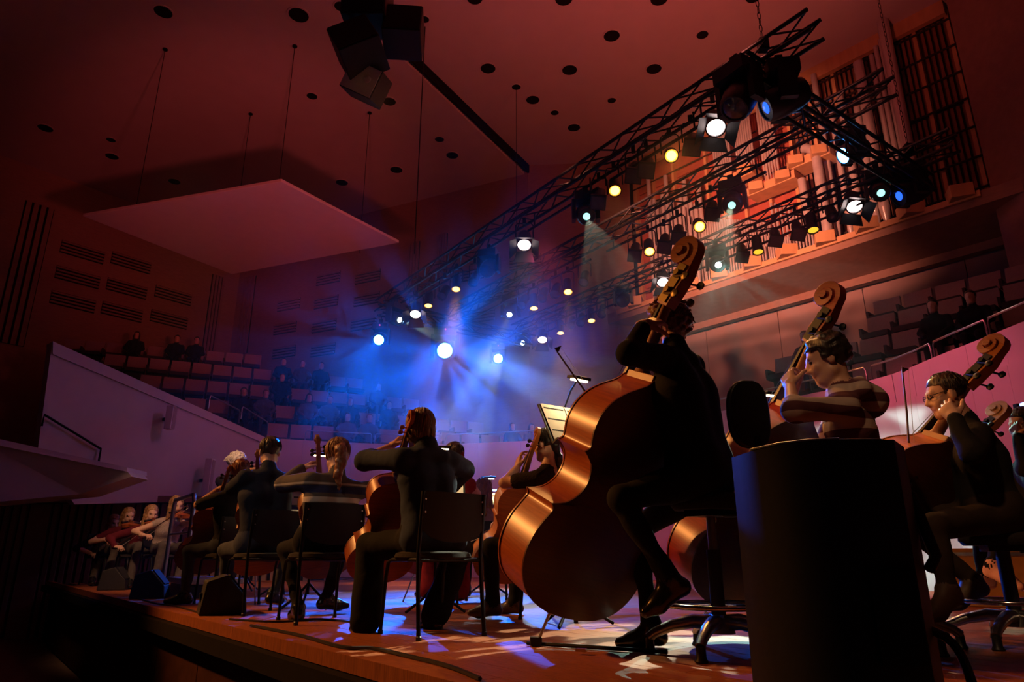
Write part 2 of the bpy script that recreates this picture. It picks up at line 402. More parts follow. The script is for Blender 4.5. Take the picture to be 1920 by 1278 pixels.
# column loudspeakers on the raked wall
for (xa, ya, xb, yb, lab) in [(309, 765, 304, 808, 'slim white column loudspeaker on a bracket high on the raked wall'), (378, 862, 374, 940, 'slim white column loudspeaker low on the raked wall behind the cellists')]:
    a = onS(xa, ya) + wn * .3; b = onS(xb, yb) + wn * .3
    o = empty('column_loudspeaker', b, 0, lab, 'loudspeaker')
    h = (a - b).length; rot = Matrix((V((-.64, -.77, 0)), wn, V((0, 0, 1)))).transposed() @ RZ(R(40))
    MB().box((a + b) / 2, (.16, .14, h), rot).build('cabinet', 'white_box', o, org=b, bevel=.012)
    MB().box((a + b) / 2 + rot @ V((0, .072, 0)), (.13, .008, h * .94), rot).build('grille', 'seat_cloth', o, org=b)
    MB().box((a + b) / 2 - wn * .15, (.05, .3, .06), Matrix((V((-.64, -.77, 0)), wn, V((0, 0, 1)))).transposed()).build('bracket', 'black_metal', o, org=b)

# ================================================================ SEATING BEHIND THE STAGE
back_m = MB().box((0, .05, .60), (.47, .07, .52), RX(R(-8))).mesh('backrest', 'seat_cloth')
cush_m = MB().box((0, -.18, .42), (.45, .40, .09)).mesh('cushion', 'seat_dark')
leg_m = MB().box((0, -.05, .19), (.40, .22, .38)).mesh('pedestal', 'seat_dark')
arm_m = MB().box((-.26, -.1, .52), (.045, .36, .16)).mesh('armrest', 'seat_dark')
TIERS = []
def seat_row(a, b, label, group, pitch=.53, face=None):
    """a, b: top of the backrests at both ends"""
    d = (b - a); L = d.length; d.normalize(); n = V((d.y, -d.x, 0))
    if n.dot(V((0, 8, 0)) - a) < 0: n = -n
    rz = math.atan2(n.y, n.x) + math.pi / 2
    out = []
    k = int(L / pitch)
    for i in range(k):
        p = a + d * (i + .5) * pitch + V((0, 0, -.86))
        o = empty('folding_seat', p, rz, label % ORD[i], 'seat', group)
        for nm, me in (('backrest', back_m), ('cushion', cush_m), ('pedestal', leg_m), ('armrest', arm_m)): inst(nm, me, o)
        out.append((p, rz, ORD[i]))
    z = a.z - .86
    q_ = [a + n * .42, b + n * .42, b - n * .3, a - n * .3]
    MB().slab([V((p.x, p.y, z - .5)) for p in q_], (0, 0, .5)).build('floor_tier', 'seat_dark', kind='structure', org=(a.x, a.y, z))
    return out
AUD = []
ordw = ['front', 'second', 'third', 'fourth', 'top']
for i, (x1, y1, x2, y2, z) in enumerate([(500, 792, 1080, 824, 3.47), (345, 744, 930, 794, 4.13), (262, 701, 800, 750, 4.87), (196, 662, 700, 712, 5.56), (120, 634, 520, 668, 6.3)]):
    a = atZ(x1, y1, z)
    if i == 0: b = atZ(x2, y2, z)
    else: b = atZ(x2, y2, z)
    AUD.append(seat_row(a, b, 'pale folding seat, %%s from the sloping parapet, %s row beyond the stage' % ordw[i], 'seats of the %s row beyond the stage' % ordw[i]))
nO, eO = V((.748, .663, 0)), V((-.663, .748, 0))
AUR = []
for i, (xa, xb, xr, yr, n_) in enumerate([(1430, 1960, 1766, 649, 11.55), (1410, 1960, 1766, 603, 12.1), (1600, 1960, 1766, 562, 12.65), (1622, 1960, 1766, 532, 13.2)]):
    z = atN(xr, yr, nO, n_).z
    a = atN(xb, yr, nO, n_); b = atN(xa, yr, nO, n_); a.z = b.z = z
    AUR.append(seat_row(a, b, 'pale folding seat, %%s from the side wall, %s row below the organ' % ordw[i], 'seats of the %s row below the organ' % ordw[i]))
# ================================================================ ORGAN
def make_organ():
    base = (eO * 10.42 + nO * 13.5) * K_ + V((0, 0, EYE - EYE * K_))
    rz = math.atan2(-eO.y, -eO.x)
    og = empty('pipe_organ', base, rz, 'large pipe organ with metal pipes, wooden frame and shutters high on the wall', 'organ')
    og.scale = (K_, K_, K_)
    def P(name, mb, m, parent=og, **k): return mb.build(name, m, parent, **k)
    P('case', MB().box((3.97, .5, 8.7), (7.9, .1, 4.6)), 'organ_red')
    # ledge under the pipes, gallery soffit below
    P('ledge', MB().box((3.9, -.1, 6.40), (8.1, .9, .12)), 'organ_wood', bevel=.01)
    P('top_rail', MB().box((3.97, .2, 10.85), (7.9, .12, .36)), 'organ_wood')
    posts = [.04, .62, 1.3, 2.28, 2.66, 3.24, 3.86, 4.5, 5.06, 5.62, 6.2, 6.74, 7.3, 7.9]
    for k, s in enumerate(posts):
        P('post', MB().box((s, .36, 8.65), (.07 if k else .12, .16, 4.4)), 'organ_wood')
    # shutters: slats between posts on the side under the roof, red panels on the other
    sl = MB().box((0, 0, 0), (.05, .07, 1)).mesh('shutter_slat', 'slat_wood')
    for a, b in zip(posts, posts[1:]):
        if a > 4.4:
            P('shutter_back', MB().box(((a + b) / 2, .44, 8.65), (b - a - .07, .02, 4.3)), 'organ_dark')
            n = 5
            for i in range(n):
                for zc, zh in ((9.75, 1.9), (7.75, 1.9)):
                    inst('shutter_slat', sl, og, T((a + .07 + (b - a - .07) * (i + .5) / n - .01, .38, zc), RZ(R(25)), (1, 1, zh)))
        else:
            for k in range(6):
                P('red_panel', MB().box(((a + b) / 2, .42, 6.85 + k * .7), (b - a - .08, .05, .66)), 'organ_red')
    for k in range(7):
        z = 6.85 + k * .62
        P('rod', MB().tube((4.5, .24, z), (8.06, .24, z), .022, n=6), 'organ_dark')
        if k < 6: P('rod', MB().tube((-.05, .27, z + .22), (4.5, .27, z + .22), .018, n=6), 'organ_dark')
    # shelves half-way up with carved blocks
    for s0, s1, z in ((3.55, 4.7, 8.40), (2.9, 3.75, 8.95), (4.55, 5.5, 8.62)):
        P('shelf', MB().box(((s0 + s1) / 2, .05, z), (s1 - s0, .5, .2)), 'organ_wood', bevel=.01)
        for t in (.2, .75):
            P('block', MB().box((s0 + (s1 - s0) * t, -.2, z + .02), (.3, .34, .2), RZ(R(30))), 'organ_wood', bevel=.01)
    for k in range(10):
        s = .45 + k * .8
        P('block', MB().box((s, -.52, 6.5), (.36, .36, .24), RZ(R(28 + 8 * (k % 3)))), 'organ_wood', bevel=.01)
    # pipes
    pipe = MB().lathe([(.25, 0), (1, .12), (1, .135), (.94, .14), (.94, .165), (1, .17), (1, 1), (.9, 1), (.9, .97)], 14).mesh('pipe', 'pipe_metal', 40)
    slim = MB().lathe([(.25, 0), (1, .2), (1, .22), (.85, .225), (.85, .26), (1, .265), (1, 1), (.88, 1), (.88, .98)], 8).mesh('pipe', 'pipe_metal', 40)
    def pp(s, y, z0, z1, r, me=None):
        inst('pipe', me or (pipe if r > .04 else slim), og, T((s, y, z0), None, (r, r, z1 - z0)))
    def row(s0, s1, n, y, z0, zf, r):
        for i in range(n):
            t = i / max(1, n - 1); pp(s0 + (s1 - s0) * t, y, z0, zf(t), r)
    row(.70, 2.2, 12, .02, 6.47, lambda t: 10.3 - 1.1 * abs(math.sin(t * 9)) - .5 * t, .056)
    row(.78, 2.1, 11, -.16, 6.47, lambda t: 9.0 - .5 * t + .25 * math.sin(t * 11), .045)
    row(2.74, 3.16, 8, -.05, 9.06, lambda t: 10.75 - .25 * t, .026)
    row(3.34, 3.74, 8, -.05, 9.06, lambda t: 10.95 - .45 * t, .026)
    row(3.98, 4.3, 6, -.08, 8.5, lambda t: 10.8 - .2 * t, .028)
    row(2.22, 3.9, 26, .0, 6.47, lambda t: 8.35 - .75 * t, .028)
    row(2.3, 3.8, 24, -.14, 6.47, lambda t: 7.75 - .75 * t, .022)
    row(3.92, 4.4, 11, -.2, 6.5, lambda t: 7.25 - .3 * t, .02)
    row(4.02, 4.5, 6, -.05, 6.47, lambda t: 8.0 - .3 * t, .028)
    row(4.52, 5.0, 8, -.15, 6.5, lambda t: 7.5 - .35 * t, .02)
    for s, y, z1, r in ((4.75, .0, 8.3, .085), (5.3, .1, 10.75, .065), (5.55, .1, 9.6, .06), (5.8, .02, 9.9, .075), (6.1, .0, 9.4, .07),
                        (6.3, -.1, 10.35, .10), (6.52, .08, 10.5, .05), (6.63, .08, 10.65, .05), (6.74, .08, 10.75, .05), (6.9, -.12, 11.0, .115)):
        pp(s, y, 6.47, z1, r)
    # mitred pipe
    P('mitred_pipe', MB().path([(5.2, -.18, 6.5), (5.2, -.18, 8.55), (5.17, -.18, 8.72), (5.06, -.18, 8.84), (4.95, -.18, 8.9)], .1, 12), 'pipe_metal', smooth=50)
    return og
organ = make_organ()
# gallery under the organ
def oP(s, n, z): return (eO * (10.42 - s) + nO * n) * K_ + V((0, 0, EYE + (z - EYE) * K_))
gs = MB()
prof = [(13.02, 6.46), (13.02, 6.2), (14.4, 5.93), (14.4, 6.46)]
gs.slab([oP(-.6, n, z) for n, z in prof], (-eO) * 9.4 * K_)
gs.build('wall_organ_gallery', 'wall_wood', kind='structure', org=oP(0, 13.5, 6.4))
sofb = empty('wall_below_organ', oP(0, 14.4, 2), kind='structure')
for k in range(5):
    MB().slab([oP(-.4 + k * 1.9, 14.4, 2), oP(1.485 + k * 1.9, 14.4, 2), oP(1.485 + k * 1.9, 14.4, 5.95), oP(-.4 + k * 1.9, 14.4, 5.95)], nO * .1).build('panel', 'plaster', sofb, org=oP(0, 14.4, 2))
wall('wall_behind_organ', oP(-.4, 14.15, 0)[:2], oP(9.2, 14.15, 0)[:2], 6.6, CEIL + .5, .2, 'wall_panel', 1)
wall('wall_organ_cheek', oP(8.05, 13.3, 0)[:2], oP(9.6, 12.4, 0)[:2], 5.6, CEIL + .5, .2, 'wall_panel', 1)

# ================================================================ TRUSS RIG
eT, nT = V((-.585, .811, 0)).normalized(), V((.811, .585, 0)).normalized()
ZT = EYE + 6.0
KT = 6.0 / 6.5
N1, N2, N3 = 7.32 * KT, 9.22 * KT, 11.53 * KT
def tP(s, n, z=ZT): return eT * (s * KT) + nT * n + V((0, 0, z))
W = .28
def truss(a, d, L, label, sidev):
    o = empty('lighting_truss', a, math.atan2(d.y, d.x), label, 'truss', 'trusses of the lighting rig')
    h = W / 2
    for y in (-h, h):
        for z in (-h, h):
            MB().tube((0, y, z), (L, y, z), .027, n=8).build('chord', 'truss_metal', o, smooth=60)
    nb_ = max(2, round(L / .52)); p = L / nb_
    dg = {}
    for i in range(nb_):
        for f in range(4):
            fl = (i + f) % 2
            if (f, fl) not in dg:
                y0, y1, z0, z1 = ((-h, -h, -h, h), (h, h, -h, h), (-h, h, h, h), (-h, h, -h, -h))[f]
                x0, x1 = (0, p) if fl else (p, 0)
                dg[f, fl] = MB().tube((x0, y0, z0), (x1, y1, z1), .0135, n=5).mesh('brace', 'truss_metal')
            inst('brace', dg[f, fl], o, T((i * p, 0, 0)))
    return o
T1 = truss(tP(3.5, N1), eT, 12.8 * KT, 'long black box truss nearest the audience, running over the players', nT)
T2 = truss(tP(3.5, N2), eT, 12.2 * KT, 'long black box truss in the middle of the lighting rig', nT)
T3 = truss(tP(3.6, N3), eT, 12.2 * KT, 'long black box truss closest to the organ pipes', nT)
T4 = truss(tP(4.35, N1 - .45, ZT - .31), nT, 4.8, 'short black cross truss joining the three trusses beside the organ', eT)
T5 = truss(tP(15.55, N1 - .3, ZT - .31), nT, 4.6, 'short black cross truss joining the far ends of the rig', eT)
# drop bars under the trusses
for tr, n_, segs in ((T1, N1, [(5.3, 7.3), (7.6, 9.6), (12.2, 14.6)]), (T2, N2, [(5.6, 7.2), (7.4, 9.4), (9.9, 15.6)]), (T3, N3, [(5.2, 7.2), (7.2, 9.0), (11.6, 14.6)])):
    for a, b in segs:
        s0 = (3.5 if tr is not T3 else 3.6) * KT; a, b = a * KT, b * KT
        br = MB().tube((a - s0, 0, -.40), (b - s0, 0, -.40), .024, n=8).build('drop_bar', 'truss_metal', tr, smooth=60)
        for t in (.1, .9):
            x_ = a - s0 + (b - a) * t
            MB().tube((x_, 0, -.40), (x_, 0, -.13), .014, n=6).build('drop_arm', 'truss_metal', br)
# chain hoists and wires
def chain(p, top, lab, r=.016):
    o = empty('hoist_chain', p, 0, lab, 'chain')
    n = max(8, min(60, int((top - p.z) / .07)))
    h = (top - p.z) / n
    lk = MB().path([(math.cos(t) * r * 1.2, 0, h * .5 + math.sin(t) * h * .62) for t in [k * math.pi / 4 for k in range(8)]], r * .35, 4, closed=True).mesh('chain_link', 'black_metal')
    for k in range(n): inst('chain_link', lk, o, T((0, 0, k * h), RZ(R(90 * (k % 2)))))
    MB().box((0, 0, -.02), (.12, .12, .16)).build('hook_block', 'black_metal', o, bevel=.01)
    return o
chain(tP(4.25, N1, ZT + .2), CEIL + .3, 'black hoist chain holding the front truss near the organ')
chain(tP(4.3, N3, ZT + .2), CEIL + .3, 'black hoist chain holding the truss closest to the organ')
def wire(x, y, z, x2, y2, n_, lab):
    t = atZ(x, y, z); b = V((t.x, t.y, ZT + .12))
    o = MB().tube(b, t, .009, n=5).build('suspension_wire', 'black_metal', org=b); finish(o, lab, 'wire')
wire(968, 163, CEIL + .3, 0, 0, N1, 'thin steel wire from a ceiling hole down to the front truss')
t_ = atZ(797, 50, CEIL); o = MB().tube((t_.x, t_.y, ZT), t_, .012, n=5).build('suspension_wire', 'black_metal', org=(t_.x, t_.y, ZT)); finish(o, 'thin dark wire hanging beside the loudspeaker cluster', 'wire')

# ---------------------------------------------------------------- lamps
can_m = MB().lathe([(.05, -.36), (.085, -.34), (.095, -.27), (.095, 0), (.105, 0), (.105, .03), (.09, .03), (.09, .005)], 18).mesh('can', 'black_metal', 40)
plens = MB().lathe([(.092, .004), (.06, .016), (.02, .022)], 18)
PL = {k: plens.mesh('lens', k, 60) for k in ('lens_yellow', 'lens_dark')}
PL['lens_amber'] = MB().lathe([(.092, .004), (.07, .013)], 18).lathe([(.07, .0131), (.05, .018), (.02, .022)], 18, m=1).mesh('lens', ['lens_amber', 'lens_core'], 60)
yoke_m = MB().path([(-.13, 0, -.30), (-.13, 0, -.04), (-.10, 0, 0), (.10, 0, 0), (.13, 0, -.04), (.13, 0, -.30)], .011, 6).mesh('yoke', 'black_metal', 60)
clamp_m = MB().box((0, 0, .05), (.06, .05, .12)).mesh('clamp', 'black_metal')
gelf_m = MB().box((0, 0, .05), (.25, .25, .05)).mesh('gel_frame', 'black_metal')
gel_m = MB().box((0, 0, .078), (.21, .21, .006)).mesh('gel', 'gel_glass')
def hanger(root, zt):
    g = (zt - root.location.z) / root.scale.z
    if g > .03: MB().tube((0, 0, .04), (0, 0, g), .016, n=6).build('hanger_pipe', 'black_metal', root)
def hang(name, c, aim, label, cat, group, yaw=0):
    top = c + V((0, 0, .32))
    o = empty(name, top, math.atan2(aim.y, aim.x) + math.pi / 2 + yaw, label, cat, group); hanger(o, ZT - .39)
    return o
def part_aim(root, me, name, off, d_world, parent=None):
    """child whose local +Z points along d_world, pivot off (root space)"""
    rot = RZ(-root.rotation_euler.z) @ frame(d_world)
    return inst(name, me, root if parent is None else parent, T(off, rot))
def par(px, py, n_, to, lit, label, power=0, scroll=False, col=AMBER, angle=34):
    L = atN(px, py, nT, n_)
    if lit is None: to = L + V((-.25, -.7, -.9))
    elif isinstance(to, (int, float)):                       # degrees below the horizontal, towards the front of the stage
        h = V((-L.x * .5 - .4, 1.0 - L.y, 0)).normalized(); to = L + h * math.cos(R(to)) + V((0, 0, -math.sin(R(to))))
    aim = (V(to) - L).normalized(); c = L - aim * .03
    r_ = hang('par_can_light', c - aim * .17, aim, label, 'stage light', 'par cans of the lighting rig')
    inst('clamp', clamp_m, r_); inst('yoke', yoke_m, r_)
    cn = part_aim(r_, can_m, 'can', V((0, 0, -.32)) + RZ(-r_.rotation_euler.z) @ (aim * .17), aim)
    inst('lens', PL[lit or 'lens_dark'], cn)
    if scroll:
        g = inst('gel_frame', gelf_m, cn); inst('gel', gel_m, g)
    if power:
        spot('par_lamp', L + aim * .06, to, power, col, angle, .6, .07)
    return r_
fres_m = MB().lathe([(.04, -.34), (.11, -.32), (.13, -.25), (.13, 0), (.14, 0), (.14, .03), (.12, .03), (.12, .005)], 18).mesh('housing', 'black_metal', 40)
flens = MB().lathe([(.118, .006), (.07, .022), (.02, .03)], 18); FL = flens.mesh('lens', 'lens_white', 60)
doorm = [MB().add([(-.14, 0, 0), (.14, 0, 0), (.19, 0, .2), (-.19, 0, .2), (-.14, .006, 0), (.14, .006, 0), (.19, .006, .2), (-.19, .006, .2)], [(0, 1, 2, 3), (7, 6, 5, 4), (0, 4, 5, 1), (1, 5, 6, 2), (2, 6, 7, 3), (3, 7, 4, 0)]).mesh('barn_door', 'black_metal')]
def fresnel(px, py, n_, to, label, power, col=(1, .74, .7), angle=45):
    L = atN(px, py, nT, n_); to = L + V((-L.x * .5 - .4, 1.0 - L.y, 0)).normalized() * math.cos(R(58)) + V((0, 0, -math.sin(R(58)))); aim = (to - L).normalized()
    r_ = hang('fresnel_light', L - aim * .17, aim, label, 'stage light', 'fresnel lights of the lighting rig')
    inst('clamp', clamp_m, r_); y_ = inst('yoke', yoke_m, r_, T((0, 0, 0), None, (1.25, 1, 1.05)))
    h = part_aim(r_, fres_m, 'housing', V((0, 0, -.32)) + RZ(-r_.rotation_euler.z) @ (aim * .17), aim)
    inst('lens', FL, h)
    for k in range(4):
        a = k * math.pi / 2
        inst('barn_door', doorm[0], h, T(RZ(a) @ V((0, .135, .03)), RZ(a) @ RX(R(-38))))
    spot('fresnel_lamp', L + aim * .05, to, power, col, angle, .7, .08)
base_m = MB().box((0, 0, -.08), (.36, .30, .15)).mesh('base', 'black_plastic')
arm_l = MB().box((0, 0, 0), (.06, .16, .36)).mesh('arm', 'black_plastic')
head_m = MB().lathe([(.06, -.25), (.13, -.22), (.16, -.1), (.165, .05), (.15, .17), (.135, .20), (.12, .20), (.12, .185)], 18).mesh('head', 'black_plastic', 40)
mlens = MB().lathe([(.118, .186), (.06, .2), (.02, .204)], 18)
spotl = MB().lathe([(.06, .187), (.04, .2), (.02, .204)], 14)
small = MB().lathe([(.13, .19), (.05, .195), (.05, .2)], 18)
led_m = MB().box((0, -.155, -.06), (.02, .01, .02)).mesh('indicator', 'led_red')
HL = {}
def moving(px, py, n_, to, lens, label, power=0, col=MINT, angle=20, blend=.3, big=False, gobo=None, led=False):
    L = atN(px, py, nT, n_) if n_ is not None else atN(px, py, eT, 15.55 * KT); aim = (V(to) - L).normalized(); s = 1.25 if big is True else (big or 1)
    c = L - aim * .2 * s
    r_ = empty('moving_head_light', c + V((0, 0, .36 * s)), math.atan2(aim.y, aim.x) + math.pi / 2, label, 'stage light', 'moving heads of the lighting rig')
    r_.scale = (s, s, s); hanger(r_, ZT - .14 if n_ in (N1, N2, N3) else ZT - .45)
    inst('clamp', clamp_m, r_, T((0, 0, 0), None, (1.5, 1.5, 1.2))); b_ = inst('base', base_m, r_)
    for sx in (-1, 1): inst('arm', arm_l, r_, T((sx * .195, 0, -.3)))
    h = part_aim(r_, head_m, 'head', V((0, 0, -.36)), aim)
    if lens not in HL: HL[lens] = (spotl if 'mint' in lens or 'dim' in lens else mlens).mesh('lens', lens, 60)
    inst('lens', HL[lens], h)
    if led: inst('indicator', led_m, b_)
    if power:
        l = spot('moving_head_lamp', L + aim * .06, to, power, col, angle, blend, .018)
        if gobo: gobo_nodes(l.data, *gobo)
def gobo_nodes(l, scale, lo, hi):
    """pattern wheel of the projector: bright cells on black, in the direction the beam leaves the lens"""
    l.use_nodes = True; nt = l.node_tree; N = nt.nodes; K = nt.links
    e = N['Emission']
    tc = N.new('ShaderNodeTexCoord'); mp = N.new('ShaderNodeMapping'); mp.inputs['Scale'].default_value = (scale, scale, .001)
    nz = N.new('ShaderNodeTexNoise'); nz.inputs['Scale'].default_value = 1; nz.inputs['Detail'].default_value = 1; nz.inputs['Distortion'].default_value = 1.6
    rp = N.new('ShaderNodeValToRGB'); rp.color_ramp.elements[0].position = lo; rp.color_ramp.elements[1].position = hi
    rp.color_ramp.elements[0].color = (0, 0, 0, 1)
    K.new(tc.outputs['Normal'], mp.inputs['Vector']); K.new(mp.outputs['Vector'], nz.inputs['Vector'])
    K.new(nz.outputs['Fac'], rp.inputs['Fac']); K.new(rp.outputs['Color'], e.inputs['Strength'])
TA, TB, TC_ = V((.3, 3.9, 1.1)), V((-1.6, 5.2, .9)), V((2.2, 3.8, 1.2))
# front truss, from the organ end
moving(1376, 205, N1 - .5, (-.5, 5, 0), 'lens_dark', 'unlit dark moving head beneath the cross truss, beside the blue-lensed one', big=True)
moving(1434, 203, N1 - .1, (-7, 8.5, 1), 'lens_blue_dim', 'dark moving head with a small blue glint under the near truss corner', big=True)
fresnel(1342, 238, N1, (-1.2, 3.6, 1), 'white-lit fresnel with a glowing barn door on the front truss near the organ end', 30)
par(1298, 275, N1, (0, 3.6, 1), None, 'unlit par can with square gel frame between the fresnel and the brightest amber lamp', scroll=True)
par(1259, 292, N1, 38, 'lens_amber', 'brightest amber-lit par can of the front truss', 400, col=AMBER)
par(1212, 318, N1, (-.2, 3.6, .8), None, 'unlit par can with gel frame just beyond the brightest amber lamp', scroll=True)
par(1188, 328, N1, (-1, 4.4, .8), None, 'unlit par can with gel frame beside the second amber lamp', scroll=True)
par(1153, 358, N1, 52, 'lens_amber', 'second amber-lit par can along the front truss from the organ end', 160)
par(1122, 378, N1, (-1, 4.4, .8), None, 'unlit par can between an amber lamp and the cyan-glinting moving head', scroll=True)
moving(1100, 406, N1, (1.0, 2.95, 0), 'lens_mint_dim', 'moving head with faint cyan lens on the front truss', 2600, (.9, 1, .75), 13, .2, gobo=(18, .50, .51))
fresnel(983, 458, N1, (-.3, 3.8, .8), 'white-lit fresnel with barn doors hanging alone mid front truss', 30)
moving(912, 508, N1, (-2.4, 6, 0), 'lens_dark', 'unlit moving head hanging at the middle of the front truss')
par(855, 543, N1, 66, 'lens_amber', 'amber-lit par can with an orange beam at the far part of the front truss', 1000, angle=24)
par(886, 530, N1, (-1.2, 5, .8), None, 'unlit par can just before the orange-beam par can')
par(803, 574, N1, 72, 'lens_amber', 'tilted amber par can, last lit one at the far end of the front truss', 1000, angle=24)
par(828, 556, N1, (-2.5, 5.6, .8), None, 'unlit par can between the two last amber lamps of the front truss')
fresnel(779, 588, N1, (-3.4, 7.0, .8), 'small fresnel with pink barn door at the far end of the front truss', 20)
moving(750, 600, N1, (2.6, 11.2, 2.6), 'lens_mint', 'moving head throwing a pale sideways beam from the far end of the front truss', 7000, MINT, 15, .2, gobo=(9, .36, .5))
# far cross truss
moving(710, 637, None, (-3.0, 6.4, 1.2), 'lens_blue', 'bright blue moving head hanging at the far front corner of the rig', 4200, BLUE, 42, .9, gobo=(6, .48, .50), led=True)
moving(834, 657, None, (-.05, 3.2, .6), 'lens_blue', 'largest glaring blue moving head in the middle of the far cross truss', 9500, BLUE, 42, .9, big=1.6, gobo=(6, .47, .49), led=True)
moving(934, 672, None, (-.15, 3.1, 0), 'lens_blue', 'smaller bright blue moving head beneath the far cross truss', 5000, BLUE, 34, .8, gobo=(7, .47, .49), led=True)
# middle truss
moving(1372, 385, N2, (.25, 3.5, 0), 'lens_mint_dim', 'moving head with faint cyan lens on the middle truss near the organ end', 5000, (.95, 1, .7), 15, .2, gobo=(14, .49, .50))
par(1336, 400, N2, (-.6, 3.6, .8), None, 'unlit par can with gel frame above the first amber lamp of the middle truss', scroll=True)
par(1312, 425, N2, 38, 'lens_amber', 'first amber-lit par can of the middle truss, behind the tall bass scroll', 160)
par(1272, 445, N2, (-.6, 3.6, .8), None, 'unlit par can with gel frame following the first amber lamp of the middle truss', scroll=True)
par(1246, 462, N2, (-1.6, 4.6, .8), None, 'unlit par can with gel frame preceding the second amber lamp of the middle truss', scroll=True)
par(1218, 472, N2, 52, 'lens_amber', 'second amber-lit par can of the middle truss', 160)
par(1190, 478, N2, (-1.6, 4.6, .8), None, 'unlit par can with gel frame hanging beyond the second amber lamp of the middle truss', scroll=True)
par(1065, 548, N2, 62, 'lens_amber', 'third amber-lit par can of the middle truss, alone in the middle', 1000, angle=24)
par(1094, 530, N2, (-.8, 4.6, .8), None, 'unlit par can just before the third amber lamp of the middle truss')
par(1040, 552, N2, (-1, 5.6, .8), None, 'unlit par can just beyond the third amber lamp of the middle truss')
par(1016, 560, N2, (-1, 5.6, .8), None, 'unlit par can before the tilted last amber lamp of the middle truss')
par(1001, 579, N2, 74, 'lens_amber', 'tilted last amber-lit par can of the middle truss', 1000, angle=24)
par(978, 573, N2, (-2, 5.6, .8), None, 'unlit par can next to the cyan-white moving head of the middle truss')
moving(955, 590, N2 + .1, (-1.2, 9.6, 1.0), 'lens_mint', 'white-lit moving head with a narrow downward beam on the middle truss', 2200, (.66, .86, 1), 14, .3, gobo=(9, .36, .5))
# rear truss
fresnel(1602, 386, N3, (.4, 4.5, 1), 'white-lit fresnel with pink barn door on the rear truss near the organ pipes', 25)
moving(1652, 362, N3 - .1, (2.5, 3.0, 0), 'lens_mint_dim', 'moving head with teal lens under the far corner beside the organ', 0)
moving(1684, 368, N3 + .1, (-6, 9, 1), 'lens_blue_dim', 'dark moving head with a blue sliver of lens at the organ corner', 0, big=True)
moving(1580, 292, N1 + 2.6, (-6.0, 8.0, 1), 'lens_blue', 'moving head with blue lens under the middle of the near cross truss', 60, BLUE, 26, .6)
par(1562, 408, N3, (1, 3.6, .8), None, 'unlit par can between the rear fresnel and the first yellow lamp')
par(1525, 432, N3, 74, 'lens_yellow', 'first yellow-lit par can of the rear truss from the organ end', 60, angle=40)
par(1497, 438, N3, (1, 3.6, .8), None, 'unlit par can with hood, first after the yellow lamp of the rear truss', scroll=True)
par(1455, 450, N3, (1, 3.6, .8), None, 'unlit par can with hood, second after the yellow lamp of the rear truss', scroll=True)
par(1422, 473, N3, 74, 'lens_yellow', 'second yellow-lit par can of the rear truss', 60, angle=40)
par(1392, 480, N3, (1, 3.6, .8), None, 'unlit par can with hood beside the glaring white moving head', scroll=True)
moving(1347, 497, N3, (2.3, 3.1, 0), 'lens_mint', 'glaring cyan-white moving head with a wide beam in front of the organ', 2200, (.45, 1, .85), 24, .25, gobo=(9, .48, .50))
fresnel(1243, 528, N3, (.2, 4.6, 1), 'fresnel with bright barn doors just behind the curly-haired bassist', 20)
moving(1166, 565, N3, (-1, 6, 0), 'lens_dark', 'unlit moving head silhouetted on the rear truss left of the curly hair')
par(1109, 602, N3, 68, 'lens_amber', 'amber-lit par can on the rear truss above the music stand lamp', 1000, angle=24)
par(1128, 590, N3, (-.4, 5.6, .8), None, 'unlit par can just before the amber lamp above the music stand')
par(1088, 606, N3, (-.4, 6, .8), None, 'unlit par can just beyond the amber lamp above the music stand')
par(1070, 612, N3, (-.4, 6.4, .8), None, 'unlit par can next to the last amber lamp of the rear truss')
par(1051, 625, N3, 72, 'lens_amber', 'last amber-lit par can of the rear truss', 1000, angle=24)
fresnel(1017, 636, N3, (-1.6, 6.5, .8), 'small fresnel with pink barn doors at the far end of the rear truss', 20)
moving(980, 643, N3 + .1, (.1, 9.0, .6), 'lens_mint', 'white-lit moving head with a fanned beam at the far end of the rear truss', 2200, (.66, .86, 1), 15, .3, gobo=(9, .36, .5))

# ================================================================ LOUDSPEAKER CLUSTER UNDER THE CEILING
def cluster_box(x, y, Y, size, rot, label, white=False):
    c = atY(x, y, Y)
    o = empty('hanging_loudspeaker', c - V((0, 0, size[2] / 2)), 0, label, 'loudspeaker', 'loudspeaker cluster under the ceiling')
    g = c - V((0, 0, size[2] / 2))
    MB().box(c, size, rot).build('cabinet', 'black_paint', o, org=g, bevel=.012)
    MB().box(c + rot @ V((0, -size[1] / 2 - .006, 0)), (size[0] * .94, .012, size[2] * .94), rot).build('grille', 'black_cloth' if not white else 'white_box', o, org=g, label='pale front panel' if white else None)
    MB().box(c + rot @ V((0, 0, size[2] / 2 + .06)), (size[0] * .3, .06, .14), rot).build('bracket', 'black_metal', o, org=g)
    if white:
        MB().lathe([(.05, 0), (.05, .02), (.03, .035)], 14, T(c + rot @ V((.1, -size[1] / 2 - .012, .02)), rot @ RX(R(90)))).build('emblem', 'parapet_paint', o, org=g, smooth=50)
cluster_box(757, 62, 8.0, (.54, .5, .56), RX(R(-14)) @ RZ(R(4)), 'black square loudspeaker box facing out at the side of the ceiling cluster')
cluster_box(672, 92, 7.8, (.58, .52, .66), RY(R(-26)) @ RX(R(-20)), 'tilted black loudspeaker box hanging in the middle of the ceiling cluster')
cluster_box(687, 158, 8.05, (.5, .42, .42), RY(R(28)) @ RX(R(18)), 'lowest loudspeaker of the ceiling cluster, tilted with one pale side', True)
cluster_box(690, 10, 7.9, (.62, .6, .7), RX(R(6)), 'topmost black loudspeaker box of the ceiling cluster, cut by the frame')
a = atY(700, -30, 7.9)
